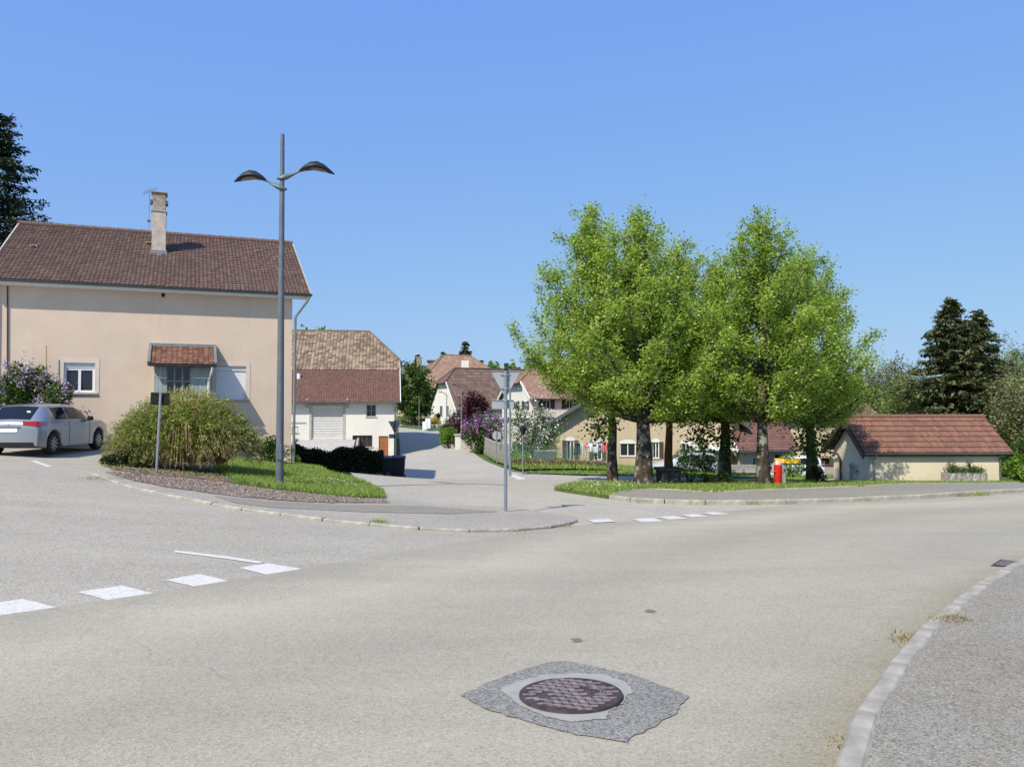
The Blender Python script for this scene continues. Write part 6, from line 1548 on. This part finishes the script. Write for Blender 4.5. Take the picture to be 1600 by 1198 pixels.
# planter like a dark tub
b = on_ground(1044, 27.6, .08); tub = empty('dark_planter', b, R(6), 'square blackened concrete planter before the slim reddish trunk', 'planter')
M['black_stone'] = plain('blackened_concrete', (.05, .05, .052), .9, .6, 7, bmp=.6, bscale=30)
mb = MB(); mb.add([(-.33, -.33, 0), (.33, -.33, 0), (.33, .33, 0), (-.33, .33, 0), (-.36, -.36, .5), (.36, -.36, .5), (.36, .36, .5), (-.36, .36, .5)], [(0, 3, 2, 1), (4, 5, 6, 7), (0, 1, 5, 4), (1, 2, 6, 5), (2, 3, 7, 6), (3, 0, 4, 7)]); mb.build('tub', M['black_stone'], tub, bevel=.02)
for a, b_, c_, d_ in ((-.41, .41, -.41, -.29), (-.41, .41, .29, .41), (-.41, -.29, -.289, .289), (.29, .41, -.289, .289)): MB().box(a, b_, c_, d_, .501, .6).build('rim', M['black_stone'], tub, bevel=.012)
MB().box(-.289, .289, -.289, .289, .5005, .55).build('soil', M['soil'], tub)
# wooden barrier beyond the lane
b = on_ground(1161, 44.0, .04); wb_ = empty('wooden_barrier', b, R(2), 'weathered wooden bench-like barrier beyond the lane', 'barrier')
x0_, x1_ = (1136 - 1161) / FPX * 44, (1186 - 1161) / FPX * 44
for x in (x0_ + .1, 0, x1_ - .06): MB().box(x - .06, x + .06, -.06, .06, -.1, .72 if x > .5 else .62).build('post', M['old_wood'], wb_, bevel=.008)
for k, (z0, z1) in enumerate(((.36, .50), (.51, .66))): MB().box(x0_, x1_ - .12, -.1, -.061, z0, z1).build('back_board', M['old_wood'], wb_, bevel=.005)
for k in range(3): MB().box(x0_, x1_ - .12, -.42 + k * .11, -.42 + k * .11 + .1, .27, .31).build('seat_board', M['old_wood'], wb_, bevel=.005)
MB().box(x0_, x1_ - .12, -.1, -.062, .1, .2).build('lower_rail', M['old_wood'], wb_, bevel=.005)

# ---- by the hut
b = on_ground(1504, 33.2, .0); tr_ = empty('stone_trough', Vector((b.x, 33.2, max(b.z, UZ))), R(2), 'rough stone trough planted with greenery against the hut wall', 'planter')
tw_, th_ = 61 / FPX * 33.2, at(1504, 738, 33.2).z - tr_.location.z
rd = random.Random(9); nx_ = 14
mb = MB(); grid = []
for (y_, zs) in ((-.32, (-.3, .12, .28, th_)), (.28, (th_, -.3))):
    for z in zs: grid.append([(-tw_ / 2 + tw_ * i / nx_, y_ + rd.uniform(-.03, .03), z + (rd.uniform(-.02, .03) if z == th_ else 0)) for i in range(nx_ + 1)])
k = len(grid); mb.add([p for g in grid for p in g], [(i * (nx_ + 1) + j, i * (nx_ + 1) + j + 1, ((i + 1) % k) * (nx_ + 1) + j + 1, ((i + 1) % k) * (nx_ + 1) + j) for i in range(k) for j in range(nx_)] + [tuple(i * (nx_ + 1) for i in range(k)), tuple(i * (nx_ + 1) + nx_ for i in range(k))])
mb.build('basin', plain('rough_stone', (.34, .32, .28), .95, .5, 9, bmp=1.0, bscale=18), tr_)
hedge('trough_greenery', 'clipped low greenery growing in the stone trough', tr_.location + Vector((-tw_ / 2 + .05, .0, th_ - .06)), tr_.location + Vector((tw_ / 2 - .05, .0, th_ - .06)), .22, .5, 'green', 2600, .05, 181)
for i, dx in enumerate((-.45, .3)): bush('trough_shrub', ['small thin rose at the left of the stone trough', 'small thin rose at the right of the stone trough'][i], tr_.location + Vector((dx, 0, th_)), .28, .2, .52, 'trough', 240, .05, 183 + i, clump=9, cat='plant')
b = on_ground(1333, 32.6, .05); pm = empty('stone_pump', b, R(8), 'old stone water post at the corner of the hut', 'water post')
MB().lathe([(.24, -.1), (.24, .1), (.2, .14), (.19, .62), (.22, .66), (.22, .74), (.12, .84), (.02, .88)], 6).build('post', M['stone'], pm); MB().tube([(0, -.18, .5), (0, -.34, .5), (0, -.36, .42)], .025, 8).build('spout', M['dark_zinc'], pm, True)

# ---- garden fences, washing line
def wire_fence(name, label, pts, h, m_wire, step=.16, post_step=2.0, posts='galv'):
    root = empty(name, (0, 0, 0), 0, label, 'fence'); w = MB()
    P = [Vector(p) for p in pts]; acc = 0
    for a, b_ in zip(P, P[1:]):
        n = max(1, int((b_ - a).length / post_step))
        for k in range(n + 1):
            q = a.lerp(b_, k / n); z = tz1(q.x, q.y); MB().tube([(q.x, q.y, z - .1), (q.x, q.y, z + h + .06)], .025, 6).build('fence_post', M[posts], root, True)
        L_ = (b_ - a).length; k = int(L_ / step)
        g = lambda t, zz: (a.lerp(b_, t).x, a.lerp(b_, t).y, tz1(a.lerp(b_, t).x, a.lerp(b_, t).y) + zz)
        for i in range(k): w.bar(g((i + .5) / k, .05), g((i + .5) / k, h), .02)
        seg = max(2, int(L_ / 1.5))
        for r in range(int(h / .16) + 1):
            for i in range(seg): w.bar(g(i / seg, .05 + r * .16), g((i + 1) / seg, .05 + r * .16), .016)
    w.build('wire_mesh', m_wire, root, fix=False, kind='stuff')
    return root
M['green_wire'] = plain('green_wire', (.09, .2, .14), .5, .1, 5)
wire_fence('wire_fence', 'green wire mesh fence around the garden of the sand coloured house', [on_ground(800, 46.5), on_ground(850, 47.5), on_ground(905, 48), on_ground(950, 48.5)], 1.15, M['green_wire'], .1, 1.9)
hedge('dead_hedge', 'low strip of dry brown leaves along the foot of the wire fence', on_ground(806, 46.2), on_ground(945, 48.0), .28, .5, 'straw', 5000, .09, 191)
fr = empty('slat_fence', (0, 0, 0), 0, 'weathered grey slatted fence climbing along the street', 'fence')
fa, fb = on_ground(752, 58), on_ground(796, 45.5)
for zz in (.3, .95): MB().bar(fa + Vector((.05, 0, zz)), fb + Vector((.05, 0, zz)), .04, .07).build('rail', M['old_wood'], fr)
nsl = 64; slm = None
for k in range(nsl):
    q = fa.lerp(fb, (k + .5) / nsl); z = tz1(q.x, q.y)
    if slm is None:
        o = MB().prism([(-.055, 0), (.055, 0), (.055, 1.15), (0, 1.25), (-.055, 1.15)], -.012, .012).build('slat', M['old_wood'], fr); slm = o.data
    else: o = bpy.data.objects.new('slat', slm); link(o, fr)
    o.location = (q.x - .01, q.y, min(z, fa.lerp(fb, k / nsl).z) - .02 + random.Random(k).uniform(-.03, .03)); o.rotation_euler = (0, R(random.Random(k).uniform(-2, 2)), math.atan2(fb.y - fa.y, fb.x - fa.x))
gb = on_ground(852, 50.0); gbx = empty('compost_box', gb, 0, 'dark grey composter with pale lid behind the wire fence', 'composter'); MB().box(-.75, .65, -.3, .3, -.1, .75).build('box', plain('grey_slats', (.12, .125, .13), .8, .2, 8), gbx, bevel=.02); MB().box(-.7, .7, -.32, .32, .751, .8).build('lid', M['concrete'], gbx)
gpz = on_ground(716, 61.5); gpl = empty('gate_pillar', gpz, R(10), 'white capped gate pillar at the foot of the lamp by the purple bush', 'gate pillar'); MB().box(-.22, .22, -.22, .22, -.1, 1.05).build('shaft', M['white_wall'], gpl); MB().box(-.3, .3, -.3, .3, 1.051, 1.18).build('cap', M['concrete'], gpl, bevel=.02)
gw = MB().bar(Vector((on_ground(722, 60.5).x, 60.5, on_ground(722, 60.5).z + .25)), Vector((on_ground(752, 58.3).x + .0, 58.3, on_ground(752, 58.3).z + .2)), .25, 1.0).build('garden_wall', M['stone'], None); prop(gw, 'low brown stone wall between the gate pillar and the slatted fence', 'wall')
for i, (px, hh, ww) in enumerate(((664, .95, .5), (669, 1.25, .6))):
    q = on_ground(px, 90 + i); o = MB().box(-ww / 2, ww / 2, -.2, .2, -.1, hh).build('utility_box', M['white_paint'], None, bevel=.03); o.location = q; prop(o, ['low white utility box beside the far grass', 'taller white utility box beside the far grass'][i], 'utility box')
# far grass patch and stone bed up the street
fg = [on_ground(622, 96), on_ground(650, 92), on_ground(672, 88), on_ground(700, 90), on_ground(690, 106), on_ground(640, 112)]
drape('far_lawn', fg, M['lawn'], .04, 2.0)
for i in range(5):
    q = on_ground(668 + i * 6.2, 94.5 + .5 * i); rd = random.Random(i); o = MB().lathe([(.05, -.1), (.34 + rd.uniform(-.1, .1), .0), (.36, .2 + rd.uniform(0, .2)), (.1, .42)], 7).build('boulder', M['stone'], None); o.location = q; o.scale = (1.3, 1, 1); prop(o, ['leftmost grey boulder of the row edging the far flower bed', 'second grey boulder from the left in the far flower bed', 'middle grey boulder of the row edging the far flower bed', 'grey boulder right of the middle one in the far flower bed', 'rightmost grey boulder of the row edging the far flower bed'][i], 'boulder', 'boulders of the far flower bed')
# washing line
wa, wb2 = at(893, 691, 57.0), at(958, 689, 57.0); wa.z -= .0
line = empty('washing_line', on_ground(893, 57.0), 0, 'washing line strung before the sand coloured house', 'washing line'); l0 = line.location
for px, q in ((893, wa), (958, wb2)):
    g_ = on_ground(px, 57.0) - l0; MB().tube([g_, Vector((g_.x, 0, q.z - l0.z + .1))], .03, 8).build('post', M['galv'], line, True)
MB().tube([wa - l0, (wa + wb2) / 2 - l0 - Vector((0, 0, .06)), wb2 - l0], .006, 5).build('cord', M['pvc'], line)
cl = [(902, .40, .85, (.03, .03, .04), 'black trousers hanging at the left of the washing line'), (909, .22, .75, (.5, .62, .55), 'pale green towel on the washing line'), (916, .26, .45, (.75, .3, .36), 'pink top on the washing line'), (923, .3, .62, (.8, .8, .8), 'white shirt beside the pink top on the washing line'), (930, .26, .6, (.76, .74, .78), 'lilac white shirt in the middle of the washing line'), (937, .22, .5, (.35, .4, .5), 'grey blue shirt on the washing line'), (944, .32, .62, (.7, .12, .14), 'red patterned towel on the washing line'), (951, .24, .55, (.06, .06, .09), 'dark navy top at the right of the washing line')]
for i, (px, w_, h_, col, lab) in enumerate(cl):
    p = at(px, 691, 57.0); p.z = wa.z - .05; rd = random.Random(i); mb = MB(); nx_, nz_ = 7, 5
    prof = [((j / (nx_ - 1) - .5) * w_, .035 * math.sin(j * 1.9 + i)) for j in range(nx_)]
    fr_ = [(x * (1 + .06 * r), y * (.3 + r * .35) - .004, -h_ * r / (nz_ - 1) + .02 * math.sin(3 * x + i) * r) for r in range(nz_) for x, y in prof]; bk_ = [(x, y + .008, z) for x, y, z in fr_]
    n = nx_ * nz_; f = [(r * nx_ + j, r * nx_ + j + 1, (r + 1) * nx_ + j + 1, (r + 1) * nx_ + j) for r in range(nz_ - 1) for j in range(nx_ - 1)]
    edge_ = [r * nx_ for r in range(nz_)] + [(nz_ - 1) * nx_ + j for j in range(1, nx_)] + [r * nx_ + nx_ - 1 for r in range(nz_ - 2, -1, -1)] + [j for j in range(nx_ - 2, 0, -1)]
    mb.add(fr_ + bk_, f + [tuple(q + n for q in reversed(a)) for a in f] + [(edge_[k], edge_[(k + 1) % len(edge_)], edge_[(k + 1) % len(edge_)] + n, edge_[k] + n) for k in range(len(edge_))])
    o = mb.build('garment', plain('cloth_' + str(i), col, .9, .1, 8), None, True); o.location = p; prop(o, lab, 'laundry', 'laundry on the line')
